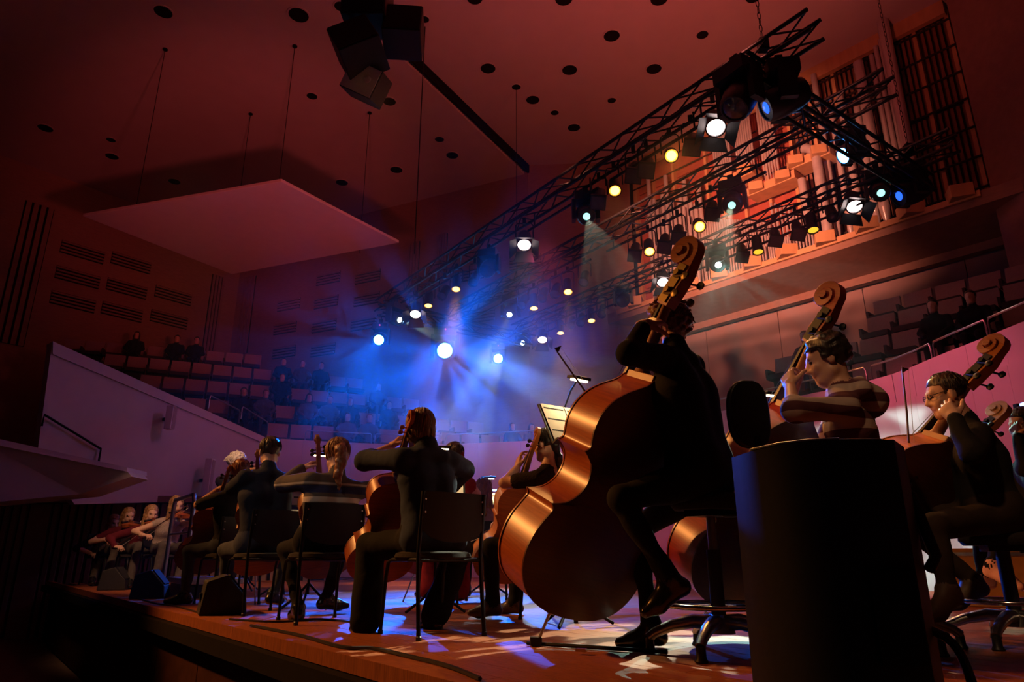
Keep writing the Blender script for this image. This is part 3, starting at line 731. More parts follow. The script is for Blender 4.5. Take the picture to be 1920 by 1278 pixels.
clf = MB().tube(a, V((a.x, a.y, CEIL)), .05).box(a + V((.1, 0, .0)), (1.1, .12, .1)).build('cluster_hanger', 'black_metal', org=a)
finish(clf, 'black steel hanger bar carrying the loudspeaker cluster', 'hanger')
# ================================================================ INSTRUMENTS
def wood(name, col, dark, coat=.3, rough=.4):
    m = mat(name, col, rough, 0, 0, 10, coat=coat, col2=dark)
    nt = m.node_tree; N = nt.nodes; K = nt.links
    N['Principled BSDF'].inputs['Coat Roughness'].default_value = .3
    mp = N['Mapping']; mp.inputs['Scale'].default_value = (2.0, 2.0, 40)
    N['Noise Texture'].inputs['Scale'].default_value = 3.2; N['Noise Texture'].inputs['Detail'].default_value = 6
    return m
wood('varnish_amber', (.44, .105, .016), (.28, .058, .010))
wood('varnish_orange', (.58, .20, .030), (.40, .12, .018))
wood('varnish_red', (.30, .02, .006), (.18, .012, .004))
wood('varnish_shaded', (.10, .022, .006), (.06, .012, .004))  # bass backs: shade of the unlit side put into the colour
wood('varnish_brown', (.34, .11, .03), (.2, .06, .018))
wood('varnish_honey', (.62, .28, .08), (.46, .18, .05))
wood('varnish_pale', (.70, .46, .30), (.55, .34, .2))
mat('ebony', (.012, .01, .009), .35, coat=.2)
mat('neck_wood', (.26, .10, .03), .4, var=.15)
mat('string_metal', (.5, .5, .5), .3, 1)
mat('horsehair', (.75, .7, .6), .6)
mat('bow_wood', (.07, .025, .014), .35, coat=.3)
mat('boxwood', (.45, .18, .06), .4, coat=.3)
OUT_B = [(0, 0), (.30, .006), (.58, .03), (.80, .075), (.95, .145), (1, .22), (.975, .29), (.90, .35), (.86, .385), (.91, .405), (.72, .425), (.585, .462), (.52, .51), (.525, .56), (.60, .605), (.745, .632), (.69, .65), (.705, .68), (.735, .715), (.74, .76), (.70, .81), (.61, .86), (.47, .905), (.32, .94), (.2, .968), (.12, 1.0), (0, 1.0)]
OUT_C = [(0, 0), (.32, .006), (.6, .034), (.82, .085), (.96, .155), (1, .22), (.96, .29), (.86, .345), (.80, .37), (.86, .385), (.70, .41), (.58, .455), (.53, .515), (.545, .575), (.62, .63), (.74, .672), (.67, .69), (.71, .735), (.765, .79), (.775, .84), (.735, .895), (.64, .94), (.48, .972), (.28, .99), (.1, 1.0), (0, 1.0)]
DIM = dict(bass=(1.12, .345, .205, .38, OUT_B, 1.0), cello=(.755, .22, .118, .275, OUT_C, .62), violin=(.355, .104, .034, .13, OUT_C, .30))
def instrument(kind, name, S, Bt, back, label, varn, group=None, pegs='ebony', lod=0, detail=True):
    Lb, hw, rib, nk, out, q = DIM[kind]
    S, Bt = V(S), V(Bt); z = (S - Bt).normalized(); y = -(V(back) - z * V(back).dot(z)).normalized(); x = y.cross(z)
    rot = Matrix((x, y, z)).transposed()
    qs = q * (1.26 if kind == 'bass' else 1)
    total = Lb + nk + .27 * qs
    o = empty(name, Bt, 0, label, kind if kind != 'bass' else 'double bass', group)
    o.rotation_euler = rot.to_euler(); k = (S - Bt).length / total; o.scale = (k, k, k)
    pts = [(a * hw, b * Lb) for a, b in out]
    # smooth curves between the two corners
    sm_ = []
    for i0, i1 in ((0, 9), (9, 15), (15, len(pts) - 1)):
        sm_ += [(p.x, p.y) for p in catmull([V((a, b, 0)) for a, b in pts[i0:i1 + 1]], 3)[:-1]]
    sm_.append(pts[-1])
    if lod == 0: pts = sm_
    ring = pts + [(-a, b) for a, b in reversed(pts[1:-1])]
    n = len(ring); h = rib / 2
    # ribs
    rb = MB(); ins = .985
    rv = [(a * ins, -h, .003 * Lb + b * .994) for a, b in ring] + [(a * ins, h, .003 * Lb + b * .994) for a, b in ring]
    rb.add(rv, [(i, (i + 1) % n, n + (i + 1) % n, n + i) for i in range(n)])
    rb.build('ribs', varn, o, smooth=35)
    def plate(nm, y0, sgn, arch, m):
        mb = MB(); th = .006 * q + .003; lv = [1, .93, .8, .6, .35]; v = []; f = []
        zc = Lb * .46
        v += [(a, y0, b) for a, b in ring]; v += [(a, y0 + sgn * th, b) for a, b in ring]
        f += [(i, (i + 1) % n, n + (i + 1) % n, n + i) for i in range(n)]
        for li, s in enumerate(lv[1:]):
            hh = arch * (1 - s * s) * .9 + th
            v += [(a * s, y0 + sgn * (hh if li else th * .8), zc + (b - zc) * (s if li else s + .01)) for a, b in ring]
        for li in range(len(lv) - 1):
            b0, b1 = n * (1 + li), n * (2 + li)
            f += [(b0 + i, b0 + (i + 1) % n, b1 + (i + 1) % n, b1 + i) for i in range(n)]
        last = n * len(lv); v.append((0, y0 + sgn * (arch * .92 + th), zc)); c = len(v) - 1
        f += [(last + i, last + (i + 1) % n, c) for i in range(n)]
        mb.add(v, f); return mb.build(nm, m, o, smooth=40)
    plate('back_plate', -h, -1, .012 * q if kind == 'bass' else .02 * q, 'varnish_shaded' if kind == 'bass' else varn)  # bass backs take the colour darkened for shade
    tp = plate('top_plate', h, 1, .03 * q, varn)
    # neck + fingerboard
    w0, w1 = .021 * q + .004, .032 * q + .004
    zn = Lb + nk; yn = h * .85 if kind == 'bass' else h + .01 * q
    yb = yn - .012
    nm = MB()
    secs = [(Lb - .002, h * .2, .045 * q, (h * .8)), (Lb + nk * .12, yb - .035 * q, w1, .03 * q), (Lb + nk * .5, yb - .02 * q, w1 * .9, .021 * q), (zn, yb - .016 * q, w0, .019 * q)]
    for i, (zz, yy, ww, dd) in enumerate(secs):
        nm.v += [V((math.cos(t) * ww, yy + math.sin(t) * dd, zz)) for t in [2 * math.pi * j / 10 for j in range(10)]]
        if i: nm.f += [((i - 1) * 10 + j, (i - 1) * 10 + (j + 1) % 10, i * 10 + (j + 1) % 10, i * 10 + j) for j in range(10)]; nm.m += [0] * 10
    nm.build('neck', 'neck_wood', o, smooth=60)
    if kind != 'violin' or detail:
        # heel button / block at the body top
        MB().box((0, -h * .1, Lb - .004), (.1 * q, rib * .9, .05 * q)).build('heel', 'neck_wood', o, bevel=.004)
    fb = MB(); ze = Lb * (.60 if kind != 'bass' else .62); ye = h + .075 * q
    fb.add([(-w0, yn, zn), (w0, yn, zn), (w1 * 1.25, ye, ze), (-w1 * 1.25, ye, ze), (-w0, yn - .014 * q, zn), (w0, yn - .014 * q, zn), (w1 * 1.25, ye - .02 * q, ze), (-w1 * 1.25, ye - .02 * q, ze)], [(0, 1, 2, 3), (7, 6, 5, 4), (0, 4, 5, 1), (1, 5, 6, 2), (2, 6, 7, 3), (3, 7, 4, 0)])
    fb.build('fingerboard', 'ebony', o)
    # pegbox and scroll: one ribbon curling over to the front
    r0 = .058 * qs; zs = zn + .27 * qs - r0; q0 = q; q = qs
    path = [(yn - .016 * q, zn - .01 * q, .030 * q, .024 * q), (yn - .030 * q, zn + .06 * q, .034 * q, .027 * q), (yn - .052 * q, zn + .13 * q, .032 * q, .025 * q)]
    cy = yn - .062 * q + r0 - .006 * q
    NT = 26 if lod == 0 else 14
    for i in range(NT):
        t = i / (NT - 1); th = R(200 - 600 * t); r = r0 * (1 - .78 * t)
        path.append((cy + r * math.cos(th), zs + r * math.sin(th), r0 * (.34 - .16 * t), (.02 + .016 * t) * q))
    sb = MB()
    for i, (py, pz, th_, ww) in enumerate(path):
        a = path[max(i - 1, 0)]; b = path[min(i + 1, len(path) - 1)]
        d = V((0, b[0] - a[0], b[1] - a[1])).normalized(); nn = V((0, -d.z, d.y)); c = V((0, py, pz))
        sb.v += [c + nn * th_ + V((-ww, 0, 0)), c + nn * th_ + V((ww, 0, 0)), c - nn * th_ + V((ww, 0, 0)), c - nn * th_ + V((-ww, 0, 0))]
        if i:
            k0 = (i - 1) * 4; k1 = i * 4
            for j in range(4): sb.f.append((k0 + j, k0 + (j + 1) % 4, k1 + (j + 1) % 4, k1 + j)); sb.m.append(0)
    e = len(sb.v) - 4; sb.f += [(0, 1, 2, 3), (e, e + 1, e + 2, e + 3)]; sb.m += [0, 0]
    scr = sb.build('scroll', varn, o, smooth=50, bevel=.003 * q if lod == 0 else 0)
    MB().tube((-.042 * q, cy, zs), (.042 * q, cy, zs), .017 * q, n=12).build('scroll_eye', varn, scr, smooth=50); q = q0
    # tuners
    if kind == 'bass':
        for sx in (-1, 1):
            MB().box((sx * .036, yn - .042, zn + .10), (.006, .055, .2), RX(R(14))).build('tuner_plate', pegs, scr)
            for i in (0, 1):
                zc = zn + .06 + i * .09; yc = yn - .034 - i * .02
                kb = MB().tube((sx * .036, yc, zc), (sx * .055, yc, zc), .016, n=12)
                kb.tube((sx * .045, yc + .01, zc - .02), (sx * .055, yc - .055, zc - .02), .006, n=6)
                kb.lathe([(.002, -.012), (.02, -.006), (.02, .006), (.002, .012)], 12, T((sx * .056, yc - .075, zc - .02), RX(R(90)) @ RY(R(90))))
                kb.build('tuning_key', pegs, o, smooth=50)
    else:
        for i in range(4):
            sx = 1 if i % 2 else -1; zc = zn + (.035 + .03 * i) * q; yc = yn - (.03 + .006 * i) * q
            kb = MB().tube((-sx * .03 * q, yc, zc), (sx * .055 * q, yc, zc), .009 * q, .007 * q, n=8)
            kb.lathe([(.004 * q, -.024 * q), (.022 * q, -.016 * q), (.027 * q, 0), (.02 * q, .02 * q), (.007 * q, .027 * q)], 10, T((sx * .075 * q, yc, zc), RY(R(90)), (1, .45, 1)))
            kb.build('tuning_peg', pegs, o, smooth=50)
    # bridge, tailpiece, strings, f-holes, endpin
    zb = Lb * .42; yb_ = h + .03 * q; bh = .15 * q if kind != 'violin' else .034
    MB().add([(-.07 * q, yb_, zb - .006), (.07 * q, yb_, zb - .006), (.045 * q, yb_ + bh, zb), (-.045 * q, yb_ + bh, zb), (-.07 * q, yb_, zb + .012 * q), (.07 * q, yb_, zb + .012 * q), (.045 * q, yb_ + bh, zb + .004), (-.045 * q, yb_ + bh, zb + .004)], [(3, 2, 1, 0), (4, 5, 6, 7), (0, 1, 5, 4), (1, 2, 6, 5), (2, 3, 7, 6), (3, 0, 4, 7)]).build('bridge', 'neck_wood', o)
    MB().add([(-.02 * q, h + .02 * q, .02), (.02 * q, h + .02 * q, .02), (.045 * q, h + .09 * q, Lb * .27), (-.045 * q, h + .09 * q, Lb * .27), (-.02 * q, h + .01 * q, .02), (.02 * q, h + .01 * q, .02), (.045 * q, h + .07 * q, Lb * .27), (-.045 * q, h + .07 * q, Lb * .27)], [(0, 1, 2, 3), (7, 6, 5, 4), (0, 4, 5, 1), (1, 5, 6, 2), (2, 6, 7, 3), (3, 7, 4, 0)]).build('tailpiece', 'ebony', o)
    for i in range(4):
        xx = (i - 1.5) / 1.5
        MB().path([(xx * .035 * q, h + .085 * q, Lb * .27), (xx * .04 * q, yb_ + bh + .002, zb), (xx * w0 * .75, yn + .003, zn), (xx * w0 * .4, yn - .02 * q, zn + .06 * q)], .0013 + .0012 * q, 4).build('string', 'string_metal', o)
    if detail and kind != 'violin':
        for sx in (-1, 1):
            MB().path([(sx * .13 * q, h + .027 * q, zb - .09 * q), (sx * .155 * q, h + .024 * q, zb - .07 * q), (sx * .15 * q, h + .027 * q, zb), (sx * .13 * q, h + .03 * q, zb + .08 * q), (sx * .115 * q, h + .032 * q, zb + .1 * q)], .008 * q, 5).build('sound_hole', 'ebony', tp)
    if kind != 'violin':
        L = Bt.z / max(.2, z.z) / k
        ep = MB().tube((0, 0, .01), (0, 0, -L), .007, n=8).tube((0, 0, .01), (0, 0, -.03), .018 * q + .004, n=10)
        ep.build('endpin', 'steel', o, smooth=50)
    else:
        MB().box((-.03, h + .012, .02), (.08, .03, .06)).build('chin_rest', 'ebony', o, bevel=.004)
    return o
def bow(a, b, L, hairside, label, group=None, kind='violin'):
    """a: frog end, b: direction point (tip), length L"""
    a, b = V(a), V(b); d = (b - a).normalized(); b = a + d * L; hs = (V(hairside) - d * V(hairside).dot(d)).normalized()
    o = empty('bow', a, 0, label, 'bow', group)
    q = {'violin': 1.5, 'cello': 1.2, 'bass': 1.25}[kind]
    MB().path([a, a.lerp(b, .3) + hs * .004, a.lerp(b, .6) + hs * .006, a.lerp(b, .95) - hs * .002, b - hs * .0], [.0052 * q, .005 * q, .0046 * q, .004 * q, .004 * q], 7).build('stick', 'bow_wood', o, org=a, smooth=60)
    MB().add([b + hs * 0, b + hs * .03 * q - d * .006, b - d * .03 + hs * .004, b + V((.002, .002, 0)), b + hs * .03 * q - d * .006 + V((.003, .003, 0)), b - d * .03 + hs * .004 + V((.003, .003, 0))], [(0, 1, 2), (5, 4, 3), (0, 3, 4, 1), (1, 4, 5, 2), (2, 5, 3, 0)]).build('head', 'bow_wood', o, org=a)
    MB().box(a + d * .06 + hs * .014 * q, (.014 * q, .03 * q, .055), frame(d, hs.cross(d))).build('frog', 'ebony', o, org=a, bevel=.002)
    MB().tube(a + d * .06 + hs * .028 * q, b - d * .012 + hs * .026 * q, .0013 * q, n=4).build('hair_ribbon', 'horsehair', o, org=a)
    MB().tube(a - d * .02, a, .006 * q, n=8).build('screw', 'steel', o, org=a)
    return o

# ================================================================ CHAIRS, STOOLS, STANDS
mat('chair_cloth', (.016, .011, .011), .95, var=.4, scale=80, bump=.2)
mat('chair_ply', (.0045, .004, .0045), .65, var=.3)
def make_chair_meshes():
    d = {}
    d['seat'] = MB().lathe([(.02, .455), (.19, .458), (.225, .448), (.235, .425), (.22, .41), (.02, .41)], 22, T((0, 0, 0), None, (1, .92, 1))).mesh('seat', 'chair_cloth', 50)
    bk = MB()
    for i in range(9):
        t = i / 8; x = (t - .5) * .41; y = -.215 - .03 * (1 - (2 * t - 1) ** 2)
        bot = .575 - .07 * (1 - (2 * t - 1) ** 2) ** .6
        bk.v += [V((x, y, .785)), V((x, y, bot)), V((x, y + .012, bot)), V((x, y + .012, .785))]
        if i:
            k = i * 4 - 4
            for j in range(4): bk.f.append((k + j, k + (j + 1) % 4, k + 4 + (j + 1) % 4, k + 4 + j)); bk.m.append(0)
    bk.f += [(0, 1, 2, 3), (32, 33, 34, 35)]; bk.m += [0, 0]
    d['backrest'] = bk.mesh('backrest', 'chair_ply', 30)
    for sx in (-1, 1):
        d['rear_leg', sx] = MB().path([(sx * .214, -.235, 0), (sx * .212, -.205, .25), (sx * .21, -.19, .45), (sx * .21, -.21, .66), (sx * .21, -.222, .785)], .0125, 8).mesh('leg', 'black_metal', 60)
        d['front_leg', sx] = MB().path([(sx * .205, .225, 0), (sx * .20, .2, .32), (sx * .2, .18, .395), (sx * .2, .13, .412), (sx * .2, -.18, .412)], .0115, 8).mesh('leg', 'black_metal', 60)
    d['rail'] = MB().tube((-.2, .14, .408), (.2, .14, .408), .01).tube((-.21, -.19, .408), (.21, -.19, .408), .01).mesh('cross_rail', 'black_metal', 60)
    sc_ = MB()
    for sx in (-1, 1):
        for zz in (.67, .74): sc_.lathe([(.006, 0), (.005, .003)], 8, T((sx * .195, -.225, zz), RX(R(90))))
    d['screw'] = sc_.mesh('screw', 'steel')
    d['foot'] = MB().lathe([(.016, 0), (.016, .02), (.012, .024)], 8).mesh('foot_cap', 'black_plastic')
    return d
CH = make_chair_meshes()
def chair(x, y, face, label, group='black orchestra chairs', z=0):
    f = V((face[0], face[1], 0)).normalized()
    o = empty('orchestra_chair', (x, y, z), math.atan2(f.y, f.x) - math.pi / 2, label, 'chair', group)
    inst('seat', CH['seat'], o); b = inst('backrest', CH['backrest'], o); inst('screw', CH['screw'], b); inst('cross_rail', CH['rail'], o)
    for sx in (-1, 1):
        l1 = inst('leg', CH['rear_leg', sx], o); l2 = inst('leg', CH['front_leg', sx], o)
        inst('foot_cap', CH['foot'], l1, T((sx * .214, -.235, 0))); inst('foot_cap', CH['foot'], l2, T((sx * .205, .225, 0)))
    return o
def bass_stool(x, y, face, label, back=True, seat_z=.72, yaw=0, byaw=0, bup=0):
    f = V((face[0], face[1], 0)).normalized()
    o = empty('bass_stool', (x, y, 0), math.atan2(f.y, f.x) - math.pi / 2, label, 'stool', 'bass players stools')
    def P(n, mb, m, par=o, **k): return mb.build(n, m, par, **k)
    P('seat', MB().lathe([(.02, seat_z), (.16, seat_z), (.185, seat_z - .02), (.19, seat_z - .05), (.17, seat_z - .075), (.02, seat_z - .075)], 24), 'chair_cloth', smooth=50)
    P('plate', MB().box((0, 0, seat_z - .09), (.2, .16, .03)), 'black_metal')
    P('pole', MB().tube((0, 0, .3), (0, 0, seat_z - .08), .022, n=14), 'steel', smooth=50)
    P('sleeve', MB().tube((0, 0, .1), (0, 0, .46), .034, n=16), 'black_plastic', smooth=50)
    rg = P('foot_ring', MB().path([(math.cos(t) * .235, math.sin(t) * .235, .21) for t in [2 * math.pi * k / 28 for k in range(28)]], .012, 8, closed=True), 'chrome', smooth=60)
    for k in range(4):
        a = R(45 + 90 * k); P('spoke', MB().tube((math.cos(a) * .03, math.sin(a) * .03, .2), (math.cos(a) * .232, math.sin(a) * .232, .21), .009), 'black_metal', rg)
    P('hub', MB().lathe([(.07, .09), (.06, .14), (.035, .17)], 16), 'steel', smooth=50)
    for k in range(5):
        a = R(yaw + 72 * k); c, s_ = math.cos(a), math.sin(a)
        ar = P('star_arm', MB().path([(c * .03, s_ * .03, .135), (c * .12, s_ * .12, .14), (c * .22, s_ * .22, .118), (c * .30, s_ * .30, .085), (c * .33, s_ * .33, .062)], [.034, .032, .027, .023, .023], 10), 'steel', smooth=60)
        P('glide', MB().lathe([(.026, 0), (.03, .006), (.022, .02), (.02, .065)], 12, Matrix.Translation((c * .325, s_ * .325, 0))), 'black_plastic', ar, smooth=50)
    if back:
        P('back_arm', MB().path([(0, -.08, seat_z - .1), (0, -.24, seat_z - .1), (0, -.29, seat_z - .04), (0, -.30, seat_z + .16 + bup)], .014, 8), 'black_metal', smooth=60)
        bk = MB(); n = 22; pts = []
        for sgn, yy in ((1, -.275), (1, -.235)):
            for i in range(n):
                t = 2 * math.pi * i / n
                cx, cz = math.cos(t), math.sin(t)
                rx = .105 * abs(cx) ** .7 * (1 if cx > 0 else -1); rz_ = .165 * abs(cz) ** .75 * (1 if cz > 0 else -1)
                pts.append((rx, yy - .02 * (1 - (rx / .105) ** 2), seat_z + .27 + bup + rz_))
        bk.add(pts, [tuple(range(n - 1, -1, -1)), tuple(range(n, 2 * n))] + [(i, (i + 1) % n, n + (i + 1) % n, n + i) for i in range(n)])
        c_ = V((0, -.27, 0)); bk.v = [c_ + RZ(byaw) @ (p - c_) for p in bk.v]
        P('backrest', bk, 'black_plastic', smooth=50, bevel=.01)
    return o
mat('sheet_lines', (.8, .74, .6), .8)
def music_stand(x, y, face, label, h=1.05, lamp=False, lit=0, wide=.46, sheet=True, tilt=22, group='music stands'):
    """face: direction from stand towards its reader"""
    f = V((face[0], face[1], 0)).normalized()
    o = empty('music_stand', (x, y, 0), math.atan2(f.y, f.x) + math.pi / 2, label, 'music stand', group)   # local -Y looks at the reader
    def P(n, mb, m, par=o, **k): return mb.build(n, m, par, **k)
    P('pole', MB().tube((0, .04, .12), (0, .04, h - .1), .012), 'black_metal', smooth=50)
    for k in range(3):
        a = R(90 + 120 * k); P('leg', MB().path([(math.cos(a) * .01, .04 + math.sin(a) * .01, .2), (math.cos(a) * .12, .04 + math.sin(a) * .12, .1), (math.cos(a) * .27, .04 + math.sin(a) * .27, .012)], .011, 7), 'black_metal', smooth=60)
    rt = RX(R(-tilt))
    dk = P('desk', MB().box((0, .02, h), (wide, .012, .33), rt), 'black_paint', bevel=.003)
    P('lip', MB().box(V((0, .02, h)) + rt @ V((0, -.03, -.165)), (wide, .06, .012), rt), 'black_paint', dk)
    if sheet:
        for sx in (-1, 1):
            sh = MB().box(V((0, .02, h)) + rt @ V((sx * wide * .235, -.012, .01)), (wide * .45, .004, .31), rt)
            s_ = P('sheet', sh, 'paper', dk)
            for k in range(6):
                P('stave', MB().box(V((0, .02, h)) + rt @ V((sx * wide * .235, -.0148, .13 - k * .048)), (wide * .39, .001, .012), rt), 'ink', s_) if k % 2 == 0 and wide > .4 else None
    if lamp:
        ln = P('lamp_arm', MB().path([V((0, .02, h)) + rt @ V((.02, .01, .16)), V((0, .0, h + .26)), V((0, -.06, h + .31))], .007, 6), 'black_metal', smooth=60)
        P('lamp_shade', MB().box((0, -.09, h + .33), (.17, .07, .022), RX(R(10))), 'black_metal', bevel=.004)
        P('lamp_tube', MB().box((0, -.09, h + .312), (.13, .04, .01), RX(R(10))), 'lamp_glow')
        if lit:
            p = o.matrix_basis @ V((0, -.10, h + .285))
            l = spot('stand_lamp', p, o.matrix_basis @ V((0, .0, h)), lit, (1, .72, .38), 130, .5, .02)
    return o
def wedge(x, y, yaw, label, s=1):
    o = empty('wedge_monitor', (x, y, 0), yaw, label, 'monitor speaker', 'wedge monitors along the stage edge')
    pr = [(0, -.20, 0), (0, .22, 0), (0, .2, .16), (0, .02, .36), (0, -.16, .30)]
    MB().slab([V(p) * s - V((.25 * s, 0, 0)) for p in pr], (.5 * s, 0, 0)).build('cabinet', 'black_paint', o, bevel=.012)
    a, b = V((0, .2, .16)) * s, V((0, .02, .36)) * s; d = b - a; n = V((0, d.z, -d.y)).normalized()
    MB().slab([a + d * .06 + V((-.22 * s, 0, 0)) + n * .001, a + d * .06 + V((.22 * s, 0, 0)) + n * .001, b - d * .06 + V((.22 * s, 0, 0)) + n * .001, b - d * .06 + V((-.22 * s, 0, 0)) + n * .001], n * .012).build('grille', 'black_cloth', o)
    MB().box((0, -.185 * s, .15 * s), (.16 * s, .02, .08 * s), RX(R(8))).build('jack_plate', 'black_metal', o)
    return o
# ================================================================ PEOPLE: one continuous surface per body, grown from a smooth distance field
class Field:
    def __init__(s): s.p = []; s.cut = []
    def cap(s, a, b, ra, rb=None, lab=0, k=.03):
        s.p.append(('c', np.array(a, float), np.array(b, float), ra, ra if rb is None else rb, lab, k)); return s
    def ell(s, c, r, rot=None, lab=0, k=.03):
        s.p.append(('e', np.array(c, float), np.array(r, float), np.array(rot if rot is not None else Matrix.Identity(3)), 0, lab, k)); return s
    def polygonise(s, h, cloth=(), amp=0.0, seed=0, freq=14):
        lo = np.full(3, 1e9); hi = -lo
        for q in s.p:
            if q[0] == 'c':
                r = max(q[3], q[4]); lo = np.minimum(lo, np.minimum(q[1], q[2]) - r); hi = np.maximum(hi, np.maximum(q[1], q[2]) + r)
            else:
                r = q[2].max(); lo = np.minimum(lo, q[1] - r); hi = np.maximum(hi, q[1] + r)
        lo -= 4 * h + amp; hi += 4 * h + amp
        n = np.ceil((hi - lo) / h).astype(int) + 1
        F = np.full(n, .5, np.float32); D = np.full(n, .5, np.float32); LB = np.zeros(n, np.int8)
        ax = [lo[i] + h * np.arange(n[i]) for i in range(3)]
        for q in s.p:
            k = q[6]
            if q[0] == 'c': r = max(q[3], q[4]); a0 = np.minimum(q[1], q[2]) - r; b0 = np.maximum(q[1], q[2]) + r
            else: r = q[2].max(); a0 = q[1] - r; b0 = q[1] + r
            m = k + 3 * h + amp
            i0 = np.maximum(0, ((a0 - m - lo) / h).astype(int)); i1 = np.minimum(n, ((b0 + m - lo) / h).astype(int) + 2)
            sl = tuple(slice(i0[i], i1[i]) for i in range(3))
            X, Y, Z = np.meshgrid(*[ax[i][sl[i]] for i in range(3)], indexing='ij')
            if q[0] == 'c':
                a, b = q[1], q[2]; ba = b - a; L2 = max(1e-9, float(ba @ ba))
                t = np.clip(((X - a[0]) * ba[0] + (Y - a[1]) * ba[1] + (Z - a[2]) * ba[2]) / L2, 0, 1)
                d = np.sqrt((X - a[0] - t * ba[0]) ** 2 + (Y - a[1] - t * ba[1]) ** 2 + (Z - a[2] - t * ba[2]) ** 2) - (q[3] + (q[4] - q[3]) * t)
            else:
                c, rr, M = q[1], q[2], q[3]
                x, y, z = X - c[0], Y - c[1], Z - c[2]
                u = M[0, 0] * x + M[1, 0] * y + M[2, 0] * z; v = M[0, 1] * x + M[1, 1] * y + M[2, 1] * z; w_ = M[0, 2] * x + M[1, 2] * y + M[2, 2] * z
                k0 = np.sqrt((u / rr[0]) ** 2 + (v / rr[1]) ** 2 + (w_ / rr[2]) ** 2); k1 = np.sqrt((u / rr[0] ** 2) ** 2 + (v / rr[1] ** 2) ** 2 + (w_ / rr[2] ** 2) ** 2)
                d = k0 * (k0 - 1) / np.maximum(k1, 1e-6)
            f = F[sl]; g = np.maximum(k - np.abs(f - d), 0) / k
            F[sl] = np.minimum(f, d) - g * g * k * .25
            better = d < D[sl]; D[sl] = np.where(better, d, D[sl]); LB[sl] = np.where(better, q[5], LB[sl])
        if amp:
            X, Y, Z = np.meshgrid(*ax, indexing='ij'); p = seed * 1.7
            nz = np.sin(freq * X + p + 2.1 * np.sin(freq * .6 * Z + p)) * np.sin(freq * .9 * Y - p + 1.7 * np.sin(freq * .7 * Z)) + .5 * np.sin(freq * 2.3 * Z + 2 * np.sin(freq * X) + p)
            F += (amp * nz * np.isin(LB, cloth)).astype(np.float32)
        for fn in s.cut:
            X, Y, Z = np.meshgrid(*ax, indexing='ij'); F = np.maximum(F, fn(X, Y, Z).astype(np.float32))
        return nets(F, lo, h, LB)
_CO = np.array([(0, 0, 0), (1, 0, 0), (0, 1, 0), (1, 1, 0), (0, 0, 1), (1, 0, 1), (0, 1, 1), (1, 1, 1)])
_ED = [(0, 1), (2, 3), (4, 5), (6, 7), (0, 2), (1, 3), (4, 6), (5, 7), (0, 4), (1, 5), (2, 6), (3, 7)]
def nets(F, lo, h, LB):
    neg = F < 0; n = np.array(F.shape)
    cnt = np.zeros(n - 1, np.int8)
    for c in _CO: cnt += neg[c[0]:n[0] - 1 + c[0], c[1]:n[1] - 1 + c[1], c[2]:n[2] - 1 + c[2]]
    act = (cnt > 0) & (cnt < 8); ijk = np.argwhere(act); N = len(ijk)
    idx = np.full(n - 1, -1, np.int64); idx[act] = np.arange(N)
    V8 = np.stack([F[ijk[:, 0] + c[0], ijk[:, 1] + c[1], ijk[:, 2] + c[2]] for c in _CO], 1)
    L8 = np.stack([LB[ijk[:, 0] + c[0], ijk[:, 1] + c[1], ijk[:, 2] + c[2]] for c in _CO], 1)
    acc = np.zeros((N, 3)); w_ = np.zeros(N)
    for a, b in _ED:
        va, vb = V8[:, a], V8[:, b]; m = (va < 0) != (vb < 0)
        t = np.where(m, va / np.where(m, va - vb, 1), 0)
        acc += m[:, None] * (_CO[a] + t[:, None] * (_CO[b] - _CO[a])); w_ += m
    P = lo + h * (ijk + acc / w_[:, None])
    lab = L8[np.arange(N), V8.argmin(1)]
    faces = []
    for ax in range(3):
        o1, o2 = (ax + 1) % 3, (ax + 2) % 3
        sl0 = [slice(None)] * 3; sl1 = [slice(None)] * 3
        sl0[ax] = slice(0, n[ax] - 1); sl1[ax] = slice(1, n[ax])
        ch = neg[tuple(sl0)] != neg[tuple(sl1)]; g = np.argwhere(ch)
        g = g[(g[:, o1] > 0) & (g[:, o2] > 0) & (g[:, o1] < n[o1] - 1) & (g[:, o2] < n[o2] - 1)]
        s0 = neg[g[:, 0], g[:, 1], g[:, 2]]
        q = []
        for d1, d2 in ((-1, -1), (0, -1), (0, 0), (-1, 0)):
            c = g.copy(); c[:, o1] += d1; c[:, o2] += d2; q.append(idx[c[:, 0], c[:, 1], c[:, 2]])
        q = np.stack(q, 1); q[~s0] = q[~s0][:, ::-1]; faces.append(q)
    Fc = np.concatenate(faces); Fc = Fc[(Fc >= 0).all(1)]
    return P, Fc, lab
def np_object(name, chunks, mats, org, parent=None, **kw):
    """chunks: list of (points, quads, label per point)"""
    P = []; Q = []; Lb = []; k = 0
    for p, q, l in chunks:
        P.append(p - np.array(org)); Q.append(q + k); Lb.append(l[q[:, 0]]); k += len(p)
    P = np.concatenate(P); Q = np.concatenate(Q); Lb = np.concatenate(Lb)
    me = bpy.data.meshes.new(name)
    me.vertices.add(len(P)); me.vertices.foreach_set('co', P.astype(np.float32).ravel())
    me.loops.add(Q.size); me.loops.foreach_set('vertex_index', Q.astype(np.int32).ravel())
    me.polygons.add(len(Q)); me.polygons.foreach_set('loop_start', (np.arange(len(Q)) * 4).astype(np.int32))
    for m in mats: me.materials.append(MATS[m])
    me.polygons.foreach_set('material_index', Lb.astype(np.int32)); me.polygons.foreach_set('use_smooth', np.ones(len(Q), bool))
    me.update(calc_edges=True); me.validate()
    o = bpy.data.objects.new(name, me); COL.objects.link(o)
    if parent is None: o.location = org
    return finish(o, parent=parent, **kw)
mat('skin', (.60, .33, .23), .5, var=.06, scale=30); mat('skin_pale', (.68, .42, .32), .5, var=.05, scale=30)
mat('lip', (.45, .16, .13), .45); mat('eye', (.03, .02, .02), .2)
